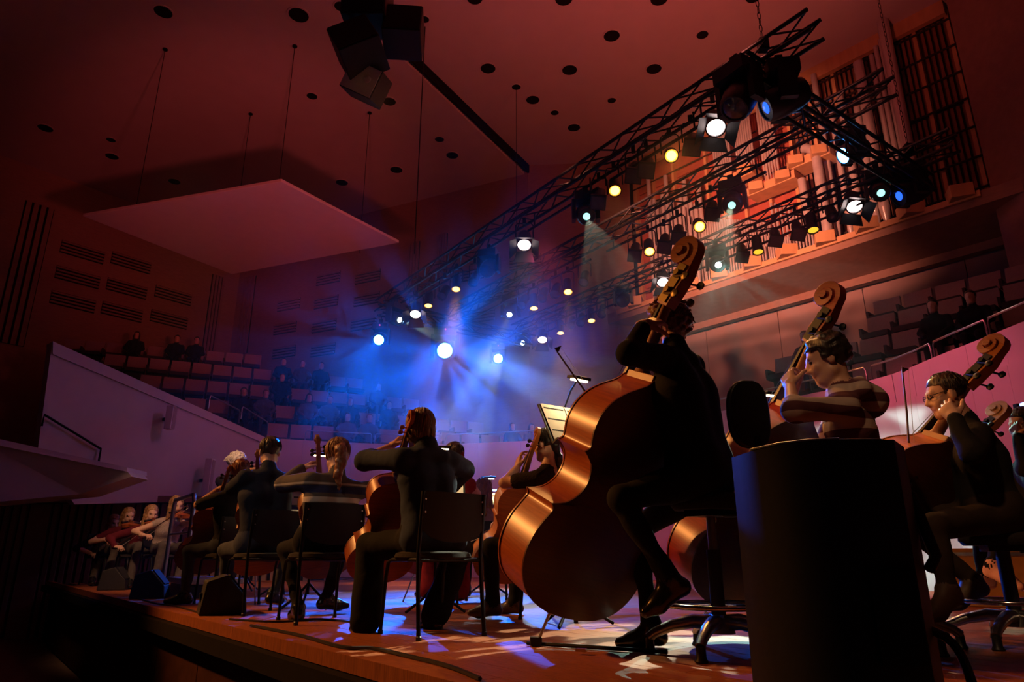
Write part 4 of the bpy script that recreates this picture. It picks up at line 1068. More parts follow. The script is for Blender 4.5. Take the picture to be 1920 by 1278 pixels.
def hair_mat(name, col, rough=.42):
    m = mat(name, col, rough, 0, .45, 9, bump=.5, stretch=(9, 9, 1.2)); return m
hair_mat('hair_dark', (.02, .013, .01)); hair_mat('hair_brown', (.17, .075, .035)); hair_mat('hair_auburn', (.24, .085, .032)); hair_mat('hair_curly', (.24, .11, .05))
hair_mat('hair_blond', (.34, .18, .07)); hair_mat('hair_white', (.75, .66, .6)); hair_mat('hair_darkbrown', (.045, .022, .014)); hair_mat('hair_copper', (.28, .10, .03))
def cloth(name, col, bump=.35, scale=22, **k): return mat(name, col, .9, 0, .14, scale, bump=bump, spec=.2, **k)
cloth('wool_black', (.010, .009, .010)); cloth('jeans_black', (.009, .008, .009)); cloth('navy_jacket', (.028, .045, .095)); cloth('trouser_black', (.007, .006, .007))
cloth('shirt_dark', (.018, .022, .038)); cloth('jeans_blue', (.055, .065, .10)); cloth('lace_black', (.022, .014, .014), .8, 70); cloth('red_dress', (.22, .012, .02))
cloth('jacket_black', (.016, .013, .013)); cloth('jeans_brown', (.035, .022, .016)); cloth('burgundy', (.12, .012, .022)); cloth('sparkle', (.42, .34, .32), .9, 120)
cloth('top_black', (.012, .01, .012)); cloth('grey_cloth', (.09, .075, .07)); cloth('pink_cloth', (.30, .12, .14)); cloth('white_shirt', (.5, .48, .48))
mat('shoe_black', (.012, .011, .012), .25, coat=.5); mat('shoe_tan', (.10, .06, .035), .6); mat('shoe_brown', (.05, .025, .015), .4, coat=.3); mat('shoe_pink', (.75, .36, .34), .7)
def striped(name, bands, z0, z1, base):
    """knitted bands across the body by height (object space)"""
    m = cloth(name, base); N = m.node_tree.nodes; K = m.node_tree.links; b = N['Principled BSDF']
    sx = N.new('ShaderNodeSeparateXYZ'); mr = N.new('ShaderNodeMapRange'); mr.inputs['From Min'].default_value = z0; mr.inputs['From Max'].default_value = z1
    K.new(N['Texture Coordinate'].outputs['Object'], sx.inputs[0]); K.new(sx.outputs['Z'], mr.inputs['Value'])
    cr = N.new('ShaderNodeValToRGB'); cr.color_ramp.interpolation = 'CONSTANT'
    for i, (p, c) in enumerate(bands):
        e = cr.color_ramp.elements[i] if i < 2 else cr.color_ramp.elements.new(p)
        e.position = p; e.color = (*c, 1)
    K.new(mr.outputs[0], cr.inputs['Fac']); K.new(cr.outputs['Color'], b.inputs['Base Color'])
SKIN, SHIRT, PANTS, SHOE, LIP, EYE_ = 0, 1, 2, 3, 4, 5
def hand(Fd, w, d, pn, side, curl=(25, 35, 25), spread=1.0, thumb=35, s=1.0):
    """w wrist, d wrist->knuckles, pn where the palm faces, side +1/-1: side vector = pn x d * side holds the thumb"""
    w = V(w); d = V(d).normalized(); pn = (V(pn) - d * V(pn).dot(d)).normalized(); sv = pn.cross(d) * side
    Fd.cap(w - d * .03 * s, w + d * .02 * s, .027 * s, .026 * s, SKIN, .012)
    lens = (.074, .082, .076, .058)
    for i in range(4):
        off = (1.5 - i) * .0205 * s
        k0 = w + d * .02 * s + sv * off * .75; k1 = w + d * (.092 - .006 * abs(i - 1.2)) * s + sv * off
        Fd.cap(k0, k1, .0155 * s, .0125 * s, SKIN, .012)
        dd = (d + sv * (1.5 - i) * .07 * spread).normalized(); p = k1; ang = 0
        for j, fr in enumerate((.45, .31, .26)):
            ang += R(curl[j] * (1 + .08 * i)); v = dd * math.cos(ang) + pn * math.sin(ang)
            q = p + v * lens[i] * fr * s; Fd.cap(p, q, (.0098 - .0009 * j) * s, (.0092 - .0010 * j) * s, SKIN, .003); p = q
    tb = w + d * .022 * s + sv * .026 * s + pn * .008 * s
    t1 = tb + (d * .55 + sv * .7 + pn * .35).normalized() * .042 * s
    a = R(thumb); v2 = (d * math.cos(a) + sv * .35 + pn * math.sin(a)).normalized(); t2 = t1 + v2 * .034 * s
    t3 = t2 + (v2 + pn * .25 - sv * .1).normalized() * .026 * s
    Fd.cap(tb, t1, .0165 * s, .0125 * s, SKIN, .012); Fd.cap(t1, t2, .0115 * s, .0105 * s, SKIN, .003); Fd.cap(t2, t3, .0105 * s, .0085 * s, SKIN, .003)
def headframe(hf, hu=(0, 0, 1)):
    y = V(hf).normalized(); u = V(hu); x = y.cross(u).normalized(); z = x.cross(y)
    return Matrix((x, y, z)).transposed()
def add_head(Fd, c, M, face=True, s=1.0):
    c = V(c); g = lambda x, y, z: c + M @ (V((x, y, z)) * s)
    Fd.ell(g(0, -.012, .025), (.076 * s, .094 * s, .092 * s), M, SKIN, .03)
    Fd.ell(g(0, .028, -.045), (.058 * s, .064 * s, .074 * s), M, SKIN, .03)
    Fd.cap(g(-.018, .062, -.1), g(.018, .062, -.1), .02 * s, None, SKIN, .025)
    for sx in (-1, 1):
        Fd.cap(g(sx * .05, .0, -.07), g(sx * .02, .055, -.1), .022 * s, .02 * s, SKIN, .03)
        Fd.ell(g(sx * .078, -.008, -.012), (.010 * s, .021 * s, .032 * s), M, SKIN, .008)
    if face:
        Fd.cap(g(0, .088, .012), g(0, .108, -.03), .008 * s, .0125 * s, SKIN, .014)
        Fd.cap(g(-.013, .094, -.036), g(.013, .094, -.036), .009 * s, None, SKIN, .01)
        Fd.cap(g(-.034, .078, .024), g(.034, .078, .024), .011 * s, None, SKIN, .016)
        for sx in (-1, 1): Fd.ell(g(sx * .031, .077, .004), (.013 * s, .009 * s, .007 * s), M, EYE_, .003); Fd.cap(g(sx * .04, .062, -.03), g(sx * .03, .07, -.045), .018 * s, None, SKIN, .02)
        Fd.cap(g(-.019, .084, -.066), g(.019, .084, -.066), .0075 * s, None, LIP, .006)
def hair_object(body, c, M, style, m, org, s=1.0, res=.0085, n=160, seed=1):
    c = V(c); g = lambda x, y, z: c + M @ (V((x, y, z)) * s); rnd = random.Random(seed)
    Fd = Field(); amp, fr = .003, 60
    Mi = np.array(M.transposed()); cc = np.array(c)
    def loc(X, Y, Z):
        x, y, z = X - cc[0], Y - cc[1], Z - cc[2]
        return [(Mi[i, 0] * x + Mi[i, 1] * y + Mi[i, 2] * z) / s for i in range(3)]
    low = -.05
    Fd.ell(g(0, -.02, .035), (.086 * s, .100 * s, .094 * s), M, 0, .02)
    if style == 'short': low = -.06
    if style == 'messy':
        low = -.075; Fd.ell(g(0, -.03, .04), (.094 * s, .104 * s, .098 * s), M, 0, .03); amp, fr = .008, 62
    if style == 'bob':
        low = -.115; Fd.ell(g(0, -.03, -.03), (.094 * s, .088 * s, .105 * s), M, 0, .03)
    if style in ('long', 'longwave'):
        low = -.34; Fd.ell(g(0, -.03, -.02), (.09 * s, .085 * s, .1 * s), M, 0, .03)
        for sx in (-1, 0, 1): Fd.cap(g(sx * .05, -.045, -.05), g(sx * .065, -.055 - .02 * (sx == 0), -.27 - .04 * rnd.random()), .048 * s, .022 * s, 0, .03)
        amp = .005
    if style == 'side':                                           # long, falling to one shoulder in front
        low = -.34; Fd.ell(g(0, -.03, -.02), (.09 * s, .085 * s, .1 * s), M, 0, .03)
        for sx in (-1, 1): Fd.cap(g(sx * .07, .0, -.04), g(sx * .085, .03, -.26), .032 * s, .024 * s, 0, .03)
        Fd.cap(g(0, -.05, -.05), g(0, -.07, -.24), .055 * s, .03 * s, 0, .03); amp = .005
    if style == 'curly':
        low = -.13; Fd.ell(g(0, -.025, .0), (.112 * s, .118 * s, .122 * s), M, 0, .03); Fd.ell(g(0, -.05, -.06), (.10 * s, .08 * s, .08 * s), M, 0, .03); amp, fr = .014, 75
    if style == 'whitecurl':
        low = -.10; Fd.ell(g(0, -.03, .01), (.105 * s, .112 * s, .11 * s), M, 0, .03); amp, fr = .012, 80
    if style == 'pony':
        low = -.34; P = [g(0, -.09, .045), g(0, -.135, .0), g(.01, -.135, -.09), g(-.01, -.13, -.18), g(.005, -.125, -.28)]
        for i in range(4): Fd.cap(P[i], P[i + 1], (.036, .042, .040, .03)[i] * s, (.042, .04, .03, .012)[i] * s, 0, .02)
        amp, fr = .004, 70
    if style == 'low':                                            # tied low, strands down the nape
        low = -.22
        for i, (a, b) in enumerate((((0, -.085, -.04), (.02, -.085, -.12)), ((.02, -.085, -.12), (.03, -.075, -.21)))): Fd.cap(g(*a), g(*b), .036 * s, .02 * s, 0, .02)
    if style == 'bun':
        low = -.06; Fd.ell(g(0, -.1, .05), (.04 * s, .035 * s, .04 * s), M, 0, .02)
    fl = .045 if style not in ('curly', 'whitecurl') else .055
    def cut(X, Y, Z):
        x, y, z = loc(X, Y, Z)
        facecut = np.minimum(y - (.03 if style in ('short', 'messy', 'bun', 'pony', 'low') else .042), .055 + .25 * (y - .05) - z)      # >0 where face shows
        side = np.minimum(np.minimum(y + .02, -.008 - z), .5 - np.abs(x)) if style in ('short', 'messy', 'pony', 'low', 'bun') else y * 0 - 1
        return np.maximum(np.maximum(np.minimum(facecut, 1), side), low - z) * s
    Fd.cut.append(cut)
    ch = Fd.polygonise(res, (0,), amp * s, seed, fr)
    o = np_object('hair', [ch], [m], org, body)
    if n:
        st = MB()
        for i in range(n):
            a = rnd.uniform(0, 2 * math.pi); e = rnd.uniform(.05, 1.2)
            d = V((math.cos(a) * math.cos(e), math.sin(a) * math.cos(e), math.sin(e)))
            if d.y > .45 and d.z < .75: continue
            p = V((d.x * .088, -.02 + d.y * .102, .035 + d.z * .096)); pts = []; L = {'short': .05, 'messy': .06, 'bob': .14, 'long': .3, 'longwave': .3, 'side': .3, 'curly': .10, 'whitecurl': .08, 'pony': .08, 'low': .08, 'bun': .05}[style] * rnd.uniform(.7, 1.1)
            if style in ('curly', 'whitecurl'):
                ax = d; b = ax.orthogonal().normalized(); c2 = ax.cross(b); p = V((d.x * .108, -.03 + d.y * .114, .0 + (d.z - .25) * .12)); rr = rnd.uniform(.010, .018)
                for j in range(9):
                    t = j / 8 * 2.2 * math.pi + i; pts.append(g(*(p + (b * math.cos(t) + c2 * math.sin(t)) * rr + ax * (.022 * j / 8) + V((0, 0, -.03 * j / 8)))))
                st.path(pts, [.0045 * s * (1 - .5 * j / 8) for j in range(9)], 4)
            else:
                for j in range(6):
                    t = j / 5; q = p + V((rnd.uniform(-.003, .003) + .004 * math.sin(7 * t + i), rnd.uniform(-.003, .003), -L * t))
                    r_ = V((q.x / .09, (q.y + .025) / .102, (q.z - .03) / .1)); ll = r_.length
                    if q.z > -.03 or style in ('short', 'messy', 'bob'):
                        f_ = 1.02 / max(.35, V((r_.x, r_.y, max(-.35, r_.z))).length); q = V((q.x * min(f_, 1.6), -.025 + (q.y + .025) * min(f_, 1.6), q.z))
                    if q.y > .06 and q.z < .05: q.y = .05
                    pts.append(g(*q))
                st.path(pts, [.004 * s, .004 * s, .004 * s, .0035 * s, .003 * s, .0015 * s], 4)
        st.build('hair_strand', m, o, org=org, smooth=60, kind='stuff')
    return o
BONES = []
def person(label, pv, nb, face, hd, hf, arms, legs, mats, hair, res=.0095, hres=.0045, sw=.175, girth=1.0, hu=(0, 0, 1), sleeve=(1, 1), fold=.006, legr=(.088, .062, .058, .042), extra=None, group=None, headshow=True, collar=True, armr=1.0, seed=1, hn=160, nearhand=True, hs=1.0):
    pv, nb, hd = V(pv), V(nb), V(hd); t = (nb - pv).normalized(); f = V((face[0], face[1], 0)).normalized(); l = V((0, 0, 1)).cross(f)
    f = (f - t * f.dot(t)).normalized(); l = t.cross(f).normalized()
    L = (nb - pv).length; Fd = Field(); g = girth
    base = V((pv.x, pv.y, 0))
    Fd.cap(pv - l * .075 * g, pv + l * .075 * g, .125 * g, None, PANTS, .05)
    ch = pv + t * L * .62
    for sx in (-1, 1):
        Fd.cap(pv + l * sx * .062 * g + t * .06, ch + l * sx * .075 * g, .112 * g, .112 * g, SHIRT, .05)
        Fd.cap(ch + l * sx * .075 * g, nb - t * .10 + l * sx * .07, .112 * g, .085, SHIRT, .05)
        Fd.cap(nb - t * .02, nb - t * .07 + l * sx * (sw - .03), .052, .06, SHIRT, .05)
    M = headframe(hf, hu)
    if collar: Fd.cap(nb - t * .03, nb + t * .022, .074, .064, SHIRT, .02)
    Fd.cap(nb - t * .03, hd + M @ V((0, -.025, -.07)), .056, .052, SKIN, .025)
    add_head(Fd, hd, M, headshow, hs)
    hands = []
    for i, (sd, a) in enumerate(zip((1, -1), arms)):
        if a is None: continue
        el, wr = V(a[0]), V(a[1]); S = nb - t * .075 + l * sd * sw; sl = sleeve[i]
        BONES.append((label[:30], 'LR'[i], round((el - S).length, 2), round((wr - el).length, 2)))
        if sl >= .5: Fd.cap(S, el, .064 * armr, .053 * armr, SHIRT, .035)
        else:
            m_ = S.lerp(el, max(.05, sl * 2)); Fd.cap(S, m_, .062 * armr, .056 * armr, SHIRT, .03); Fd.cap(m_, el, .045 * armr, .040 * armr, SKIN, .02)
        fs = max(0, (sl - .5) * 2)
        if fs > .05:
            m_ = el.lerp(wr, min(1, fs * .97)); Fd.cap(el, m_, .052 * armr, (.052 - .014 * fs) * armr, SHIRT, .025)
        Fd.cap(el.lerp(wr, min(fs, .96)), wr, .040 - .012 * fs, .027, SKIN, .012)
        if len(a) > 2 and a[2] is not None:
            H = Field(); hand(H, wr, a[2], a[3], a[4], *a[5:]); hands.append(H)
    for i, (sd, a) in enumerate(zip((1, -1), legs)):
        if a is None: continue
        kn, an, td = V(a[0]), V(a[1]), V(a[2]).normalized(); hp = pv + l * sd * .085 * g - t * .03
        BONES.append((label[:30], 'leg' + 'LR'[i], round((kn - hp).length, 2), round((an - kn).length, 2)))
        Fd.cap(hp, kn, legr[0] * g, legr[1], PANTS, .04); Fd.cap(kn, an, legr[2], legr[3], PANTS, .03)
        dn = V(a[3]).normalized() if len(a) > 3 else V((0, 0, -1))
        hl = an + dn * .055 - td * .035; bl = an + dn * .066 + td * .10; tt = an + dn * .07 + td * .165
        Fd.cap(an, hl, .042, .037, SHOE, .02); Fd.cap(hl, bl, .035, .038, SHOE, .02); Fd.cap(bl, tt, .038, .025, SHOE, .02); Fd.cap(an, bl, .04, .032, SHOE, .03)
    if extra: extra(Fd, dict(pv=pv, nb=nb, t=t, f=f, l=l, hd=hd, M=M))
    ch_ = [Fd.polygonise(res, (SHIRT, PANTS), fold, seed)]
    for H in hands: ch_.append(H.polygonise(hres if nearhand else .007))
    b = np_object('person', ch_, mats + ['lip', 'eye'], base)
    finish(b, label, 'person', group)
    if hair: hair_object(b, hd, M, hair[0], hair[1], base, hs, .0085 if nearhand else .012, hn, seed)
    return b, M
# ================================================================ THE PLAYERS
J = atY
striped('sweater_stripes', [(0, (.10, .08, .065)), (.33, (.55, .46, .36)), (.45, (.10, .08, .065)), (.55, (.03, .03, .08)), (.72, (.10, .08, .065)), (.75, (.42, .36, .28)), (.80, (.10, .08, .065))], .70, 1.0, (.10, .08, .065))
_h = (.10, .035, .045); _g = (.44, .34, .30)
striped('hoodie_stripes', [(0, _h)] + [(i / 17, _g if i % 2 else _h) for i in range(1, 17)], .6, 1.42, _h)
mat('glass_frame', (.01, .01, .012), .3)
# ---- bassist with curly hair, in front
E0 = atZ(1005, 1211, 0); SA = J(1318, 450, 3.28); BA = E0 + (SA - E0).normalized() * .21
instrument('bass', 'double_bass', SA, BA, (.60, -.80, 0), 'large amber double bass of the curly-haired player in black', 'varnish_amber', 'double basses', pegs='gold_metal')
ea = E0 + V((0, 0, .012))
o = empty('endpin_anchor', E0, 0, 'flat black endpin anchor strap lying on the floor under the big bass', 'endpin stop')
MB().box(ea + V((.0, 0, .012)), (.06, .05, .04)).build('stop', 'black_plastic', o, org=E0, bevel=.004)
b_ = atZ(1252, 1227, 0); MB().tube(ea - (b_ - E0).normalized() * .05, b_ + V((0, 0, .012)), .010, n=6).build('strap', 'black_metal', o, org=E0)
MB().box(atZ(1090, 1218, .02), (.05, .03, .012), RZ(R(-20))).build('buckle', 'chrome', o, org=E0)
nbA = J(1264, 655, 3.44)
pA, MA = person('curly-haired bassist in black sweater seated with back turned, hand on the bass neck', (.94, 3.42, .83), nbA, (-.75, .65), J(1247, 600, 3.60), (-.55, .8, -.12),
    [(J(1179, 660, 3.08), J(1209, 608, 3.22), (.75, .35, .3), (.5, .6, -.3), 1, (35, 45, 30), 1, 35), ((.9, 3.7, 1.13), (.66, 3.82, 1.05), (-.7, .3, -.2), (0, .3, -1), -1, (35, 40, 30))],
    [((.50, 3.2, .68), (.695, 3.2, .335), (-.88, -.1, -.45), (.45, 0, -.88)), ((.66, 3.75, .56), (.70, 3.68, .1), (-.85, .1, -.05))],
    ['skin', 'wool_black', 'jeans_black', 'shoe_black'], ('curly', 'hair_curly'), res=.009, girth=1.12, sw=.18, sleeve=(.9, 1), armr=1.1, hn=420, seed=3)
bow(V((.63, 3.88, 1.0)), J(1033, 640, 3.9), .72, (.6, 0, .4), 'dark bass bow raised beside the music stand lamp', 'bows', 'bass')
bass_stool(.97, 3.44, (-.63, .78), 'chrome star-base stool with oval black backrest under the curly-haired bassist', seat_z=.72, yaw=128, byaw=R(-32), bup=.09)
# ---- bassist in the striped hoodie
SB, BB = J(1584, 536, 3.46), J(1335, 1120, 4.02)
instrument('bass', 'double_bass', SB, BB, (.5, -.86, 0), 'red double bass of the player in the striped hoodie', 'varnish_red', 'double basses', pegs='black_metal')
def hood(Fd, k):
    c = k['nb'] - k['f'] * .09 - k['t'] * .02
    Fd.cap(c + k['l'] * .09, c - k['l'] * .09, .05, None, SHIRT, .03); Fd.ell(c - k['t'] * .08 - k['f'] * .03, (.09, .06, .1), None, SHIRT, .03)
person('dark-haired bassist in a striped hoodie looking down past his red bass', (1.85, 3.66, .76), J(1576, 724, 3.47), (-.85, .4), J(1549, 674, 3.5), (-.88, .3, -.26),
    [(J(1487, 770, 3.2), J(1482, 724, 3.4), (.12, .55, .8), (.8, .35, -.3), 1, (25, 40, 30), 1.6, 30), ((1.75, 3.88, .95), (1.5, 3.95, .85), (-.6, .3, -.3), (0, 0, -1), -1)],
    [((1.45, 3.5, .62), (1.52, 3.42, .28), (-.9, 0, -.2)), ((1.5, 3.98, .6), (1.55, 3.95, .28), (-.9, .1, -.2))],
    ['skin', 'hoodie_stripes', 'jeans_black', 'shoe_black'], ('messy', 'hair_dark'), res=.008, girth=1.05, sleeve=(.62, 1), extra=hood, collar=False, fold=.007, hn=200, seed=5, hs=1.06)
bass_stool(1.88, 3.68, (-.85, .4), 'star-base stool under the bassist in the striped hoodie', back=False, seat_z=.66)
# ---- bassist with glasses
SC_, BC = J(1894, 634, 3.7), V((1.78, 4.12, .2))
instrument('bass', 'double_bass', SC_, BC, (.45, -.88, .12), 'glowing orange double bass of the player with glasses', 'varnish_orange', 'double basses', pegs='black_metal')
hdC = J(1772, 740, 3.75)
pC, MC = person('bassist with glasses in a dark jacket leaning over his orange bass', (2.55, 3.74, .66), J(1814, 796, 3.74), (-.9, .35), hdC, (-.93, .2, -.2),
    [(J(1820, 850, 3.42), J(1791, 785, 3.5), (-.1, .5, .8), (.85, .35, -.35), 1, (30, 45, 30), 1.6, 30), ((2.5, 3.95, .85), (2.28, 4.0, .78), (-.6, .3, -.3), (0, 0, -1), -1)],
    [(J(1752, 985, 3.42), J(1776, 1100, 3.36), (-.7, -.3, -.3)), ((2.2, 3.98, .62), J(1824, 1088, 3.85), (-.7, .1, -.3))],
    ['skin', 'jacket_black', 'jeans_brown', 'shoe_tan'], ('short', 'hair_darkbrown'), res=.008, girth=1.05, fold=.006, hn=220, seed=6)
gl = MB(); g_ = lambda x, y, z: hdC + MC @ V((x, y, z))
for sx in (-1, 1):
    gl.path([g_(sx * .033 + .022 * math.cos(t), .096, .003 + .017 * math.sin(t)) for t in [2 * math.pi * k / 14 for k in range(14)]], .002, 5, closed=True)
    gl.tube(g_(sx * .055, .095, .008), g_(sx * .078, -.005, .012), .002, n=5)
gl.tube(g_(-.011, .098, .005), g_(.011, .098, .005), .002, n=5)
og = pC.location.copy(); gl.build('glasses', 'glass_frame', pC, org=og, smooth=60)
bass_stool(2.58, 3.76, (-.9, .35), 'star-base stool with oval backrest under the bassist with glasses', seat_z=.56, yaw=150)
bow(J(1708, 905, 3.8), J(1693, 702, 3.8), .66, (1, 0, 0), 'upright bass bow standing out against the pink wall', 'bows', 'bass')
# ---- fourth bassist, mostly beyond the frame
instrument('bass', 'double_bass', J(1898, 762, 4.7), V((2.32, 5.2, .22)), (.45, -.88, .1), 'pale-scrolled double bass behind the player with glasses', 'varnish_pale', 'double basses', pegs='black_metal')
person('bassist at the frame edge with pink sneakers on a stool ring', (3.72, 4.9, .62), (3.74, 4.88, 1.16), (-.9, .3), (3.70, 4.88, 1.34), (-.9, .2, -.2),
    [((3.5, 4.7, 1.0), (3.52, 4.72, 1.22), (.1, .4, .8), (.8, .3, 0), 1), ((3.6, 5.1, .9), (3.35, 5.1, .85), (-.7, .2, 0), (0, 0, -1), -1)],
    [((3.38, 4.82, .66), J(1862, 1058, 4.66), (.3, -.85, -.35)), ((3.35, 5.05, .62), (3.3, 5.05, .3), (-.9, .1, -.2))],
    ['skin', 'top_black', 'trouser_black', 'shoe_pink'], ('short', 'hair_dark'), res=.012, nearhand=False, hn=40, seed=8)
bass_stool(3.74, 4.92, (-.9, .3), 'star-base stool at the frame edge under the sneakered bassist', back=False, seat_z=.56)

# ---- cellists
def cello(S, Bt, back, label, v, pegs='ebony'): return instrument('cello', 'cello', S, Bt, back, label, v, 'cellos', pegs)
# woman in lace top
SL, BL_ = J(1014, 806, 5.12), J(925, 1085, 5.55)
cello(SL, BL_, (.35, -.92, .1), 'orange cello of the woman in the black lace top', 'varnish_orange')
person('cellist in a black lace top with dark tied hair, partly behind the big bass', (.33, 5.28, .52), J(1027, 876, 5.22), (-.8, .55), J(1024, 832, 5.26), (-.75, .6, -.12),
    [(J(945, 905, 5.18), J(970, 876, 5.36), (.15, .3, .8), (.8, .3, -.2), 1, (15, 30, 25), 1.8, 10), ((.25, 5.65, .85), (-.05, 5.75, .72), (-.8, .2, -.2), (0, 0, -1), -1)],
    [(J(920, 1024, 5.3), J(924, 1128, 5.28), (-.9, -.25, 0)), ((.05, 5.75, .52), (.02, 5.7, .1), (-.8, .3, 0))],
    ['skin', 'lace_black', 'jeans_black', 'shoe_brown'], ('low', 'hair_dark'), res=.009, girth=.9, sw=.16, sleeve=(.3, .3), collar=False, fold=.003, hn=160, seed=9, legr=(.085, .064, .06, .05))
chair(.36, 5.28, (-.8, .55), 'black chair under the cellist in the lace top')
# woman in navy jacket
cello(J(777, 778, 4.2), (-.93, 4.86, .3), (.42, -.9, .1), 'reddish cello of the woman in the navy jacket', 'varnish_amber', 'boxwood')
def peplum(Fd, k):
    for sx in (-1, 0, 1): Fd.cap(k['pv'] + k['l'] * sx * .09 + k['t'] * .12 - k['f'] * .03, k['pv'] + k['l'] * sx * .13 - k['t'] * .02 - k['f'] * .075, .075, .085, SHIRT, .04)
    Fd.cap(k['nb'] - k['f'] * .055 + k['l'] * .09 - k['t'] * .05, k['nb'] - k['f'] * .055 - k['l'] * .09 - k['t'] * .05, .035, None, SHIRT, .03)
person('cellist with bobbed brown hair in a navy jacket and wide black trousers, seen from behind', (-.50, 4.28, .54), J(800, 842, 4.3), (-.607, .794), J(786, 803, 4.36), (-.5, .84, -.16),
    [(J(683, 862, 4.4), J(732, 838, 4.52), (.35, .3, .5), (.75, .4, -.3), 1, (30, 45, 30), 1.2, 30), (J(872, 880, 4.62), J(835, 930, 4.78), (-.7, .4, -.2), (0, .2, -1), -1)],
    [(J(694, 1024, 4.5), J(686, 1160, 4.40), (-.6, .75, 0)), (J(862, 1030, 4.78), J(815, 1152, 4.6), (-.5, .8, 0))],
    ['skin', 'navy_jacket', 'trouser_black', 'shoe_black'], ('bob', 'hair_brown'), res=.0085, girth=.98, sw=.172, sleeve=(.62, .8), extra=peplum, legr=(.098, .086, .088, .092), hn=320, seed=4, armr=1.12)
chair(-.47, 4.26, (-.607, .794), 'black chair with screwed backrest under the woman in the navy jacket')
# woman in striped sweater
cello(J(597, 823, 5.2), (-1.55, 5.95, .3), (.3, -.93, .1), 'dark cello of the woman in the striped sweater', 'varnish_brown')
person('cellist with wavy auburn ponytail in a grey striped sweater, seen from behind', (-1.37, 5.12, .53), J(631, 893, 5.12), (-.545, .84), J(632, 852, 5.17), (-.4, .9, -.12),
    [(J(531, 906, 5.18), J(566, 879, 5.38), (.35, .35, .35), (.7, .4, -.4), 1, (25, 40, 30), 1.3, 25), (J(714, 912, 5.42), J(692, 962, 5.58), (-.6, .5, -.2), (0, .2, -1), -1)],
    [(J(536, 1030, 5.35), J(560, 1136, 5.15), (-.5, .8, 0)), (J(640, 1035, 5.6), J(612, 1118, 5.75), (.8, .4, 0))],
    ['skin', 'sweater_stripes', 'jeans_black', 'shoe_black'], ('pony', 'hair_auburn'), res=.009, sw=.18, fold=.006, hn=200, seed=7, armr=1.1)
chair(-1.36, 5.12, (-.545, .84), 'black chair under the woman in the striped sweater')
# man in dark shirt
cello(J(483, 850, 5.9), (-2.35, 6.6, .3), (.3, -.93, .1), 'brown cello of the short-haired man in the dark shirt', 'varnish_brown')
person('short-haired cellist in a dark blue shirt and jeans, seen from behind', (-2.04, 5.84, .53), J(502, 882, 5.86), (-.68, .73), J(506, 846, 5.92), (-.4, .9, -.08),
    [(J(436, 915, 5.9), J(466, 886, 6.08), (.3, .4, .5), (.7, .4, -.3), 1, (30, 40, 30), 1.2, 25), (J(578, 912, 6.2), J(588, 962, 6.35), (-.5, .6, -.2), (0, .2, -1), -1)],
    [(J(424, 1032, 6.1), J(428, 1108, 6.1), (-.6, .7, 0)), (J(545, 1035, 6.3), J(512, 1110, 6.25), (.3, .9, 0))],
    ['skin', 'shirt_dark', 'jeans_blue', 'shoe_black'], ('short', 'hair_darkbrown'), res=.0095, girth=1.12, sw=.195, fold=.008, hn=160, seed=11, armr=1.12)
chair(-2.02, 5.82, (-.68, .73), 'black chair under the short-haired man in the dark shirt')
# player in black short sleeves
cello(J(430, 878, 6.7), (-3.2, 7.25, .3), (.4, -.9, .1), 'orange cello of the player in black short sleeves', 'varnish_amber')
person('reddish-blond cellist in black short sleeves and jeans, elbow raised', (-2.70, 6.88, .53), J(441, 918, 6.78), (-.7, .7), J(450, 884, 6.84), (-.5, .85, -.1),
    [(J(372, 946, 6.62), J(408, 918, 6.88), (.4, .3, .4), (.7, .4, -.4), 1, (25, 40, 30), 1.2, 25), (J(500, 925, 7.05), J(490, 965, 7.25), (-.6, .5, -.2), (0, .2, -1), -1)],
    [(J(356, 1032, 6.85), J(348, 1112, 6.8), (-.9, -.1, 0)), (J(440, 1030, 7.2), J(430, 1100, 7.15), (-.5, .8, 0))],
    ['skin', 'top_black', 'jeans_blue', 'shoe_black'], ('short', 'hair_copper'), res=.0105, sleeve=(.42, .42), hn=100, seed=12, nearhand=False)
chair(-2.70, 6.88, (-.7, .7), 'black chair under the reddish-blond cellist')
# woman in red dress, further in
def bare(Fd, k):
    Fd.cap(k['nb'] - k['t'] * .12 - k['f'] * .085, k['nb'] - k['t'] * .03 - k['f'] * .045, .045, .05, SKIN, .02)
cello(J(868, 852, 6.5), (-.95, 7.1, .3), (.3, -.93, .1), 'red cello of the woman in the open-backed red dress', 'varnish_red')
person('dark-haired woman in an open-backed red dress between two cellists', (-.58, 6.55, .53), J(856, 890, 6.55), (-.55, .83), J(850, 853, 6.6), (-.5, .85, -.1),
    [(J(806, 918, 6.62), J(846, 897, 6.7), (.4, .3, .3), (.6, .5, -.4), 1), (J(894, 925, 6.85), J(870, 950, 7.0), (-.6, .5, 0), (0, 0, -1), -1)],
    [(J(800, 1035, 6.9), J(800, 1100, 6.85), (-.6, .7, 0)), (J(865, 1035, 7.0), J(860, 1105, 6.95), (-.4, .9, 0))],
    ['skin', 'red_dress', 'red_dress', 'shoe_black'], ('bun', 'hair_darkbrown'), res=.011, sleeve=(.05, .05), sw=.16, girth=.9, extra=bare, collar=False, hn=100, seed=13, nearhand=False, legr=(.1, .09, .09, .1))
chair(-.56, 6.52, (-.55, .83), 'black chair under the woman in the red dress')
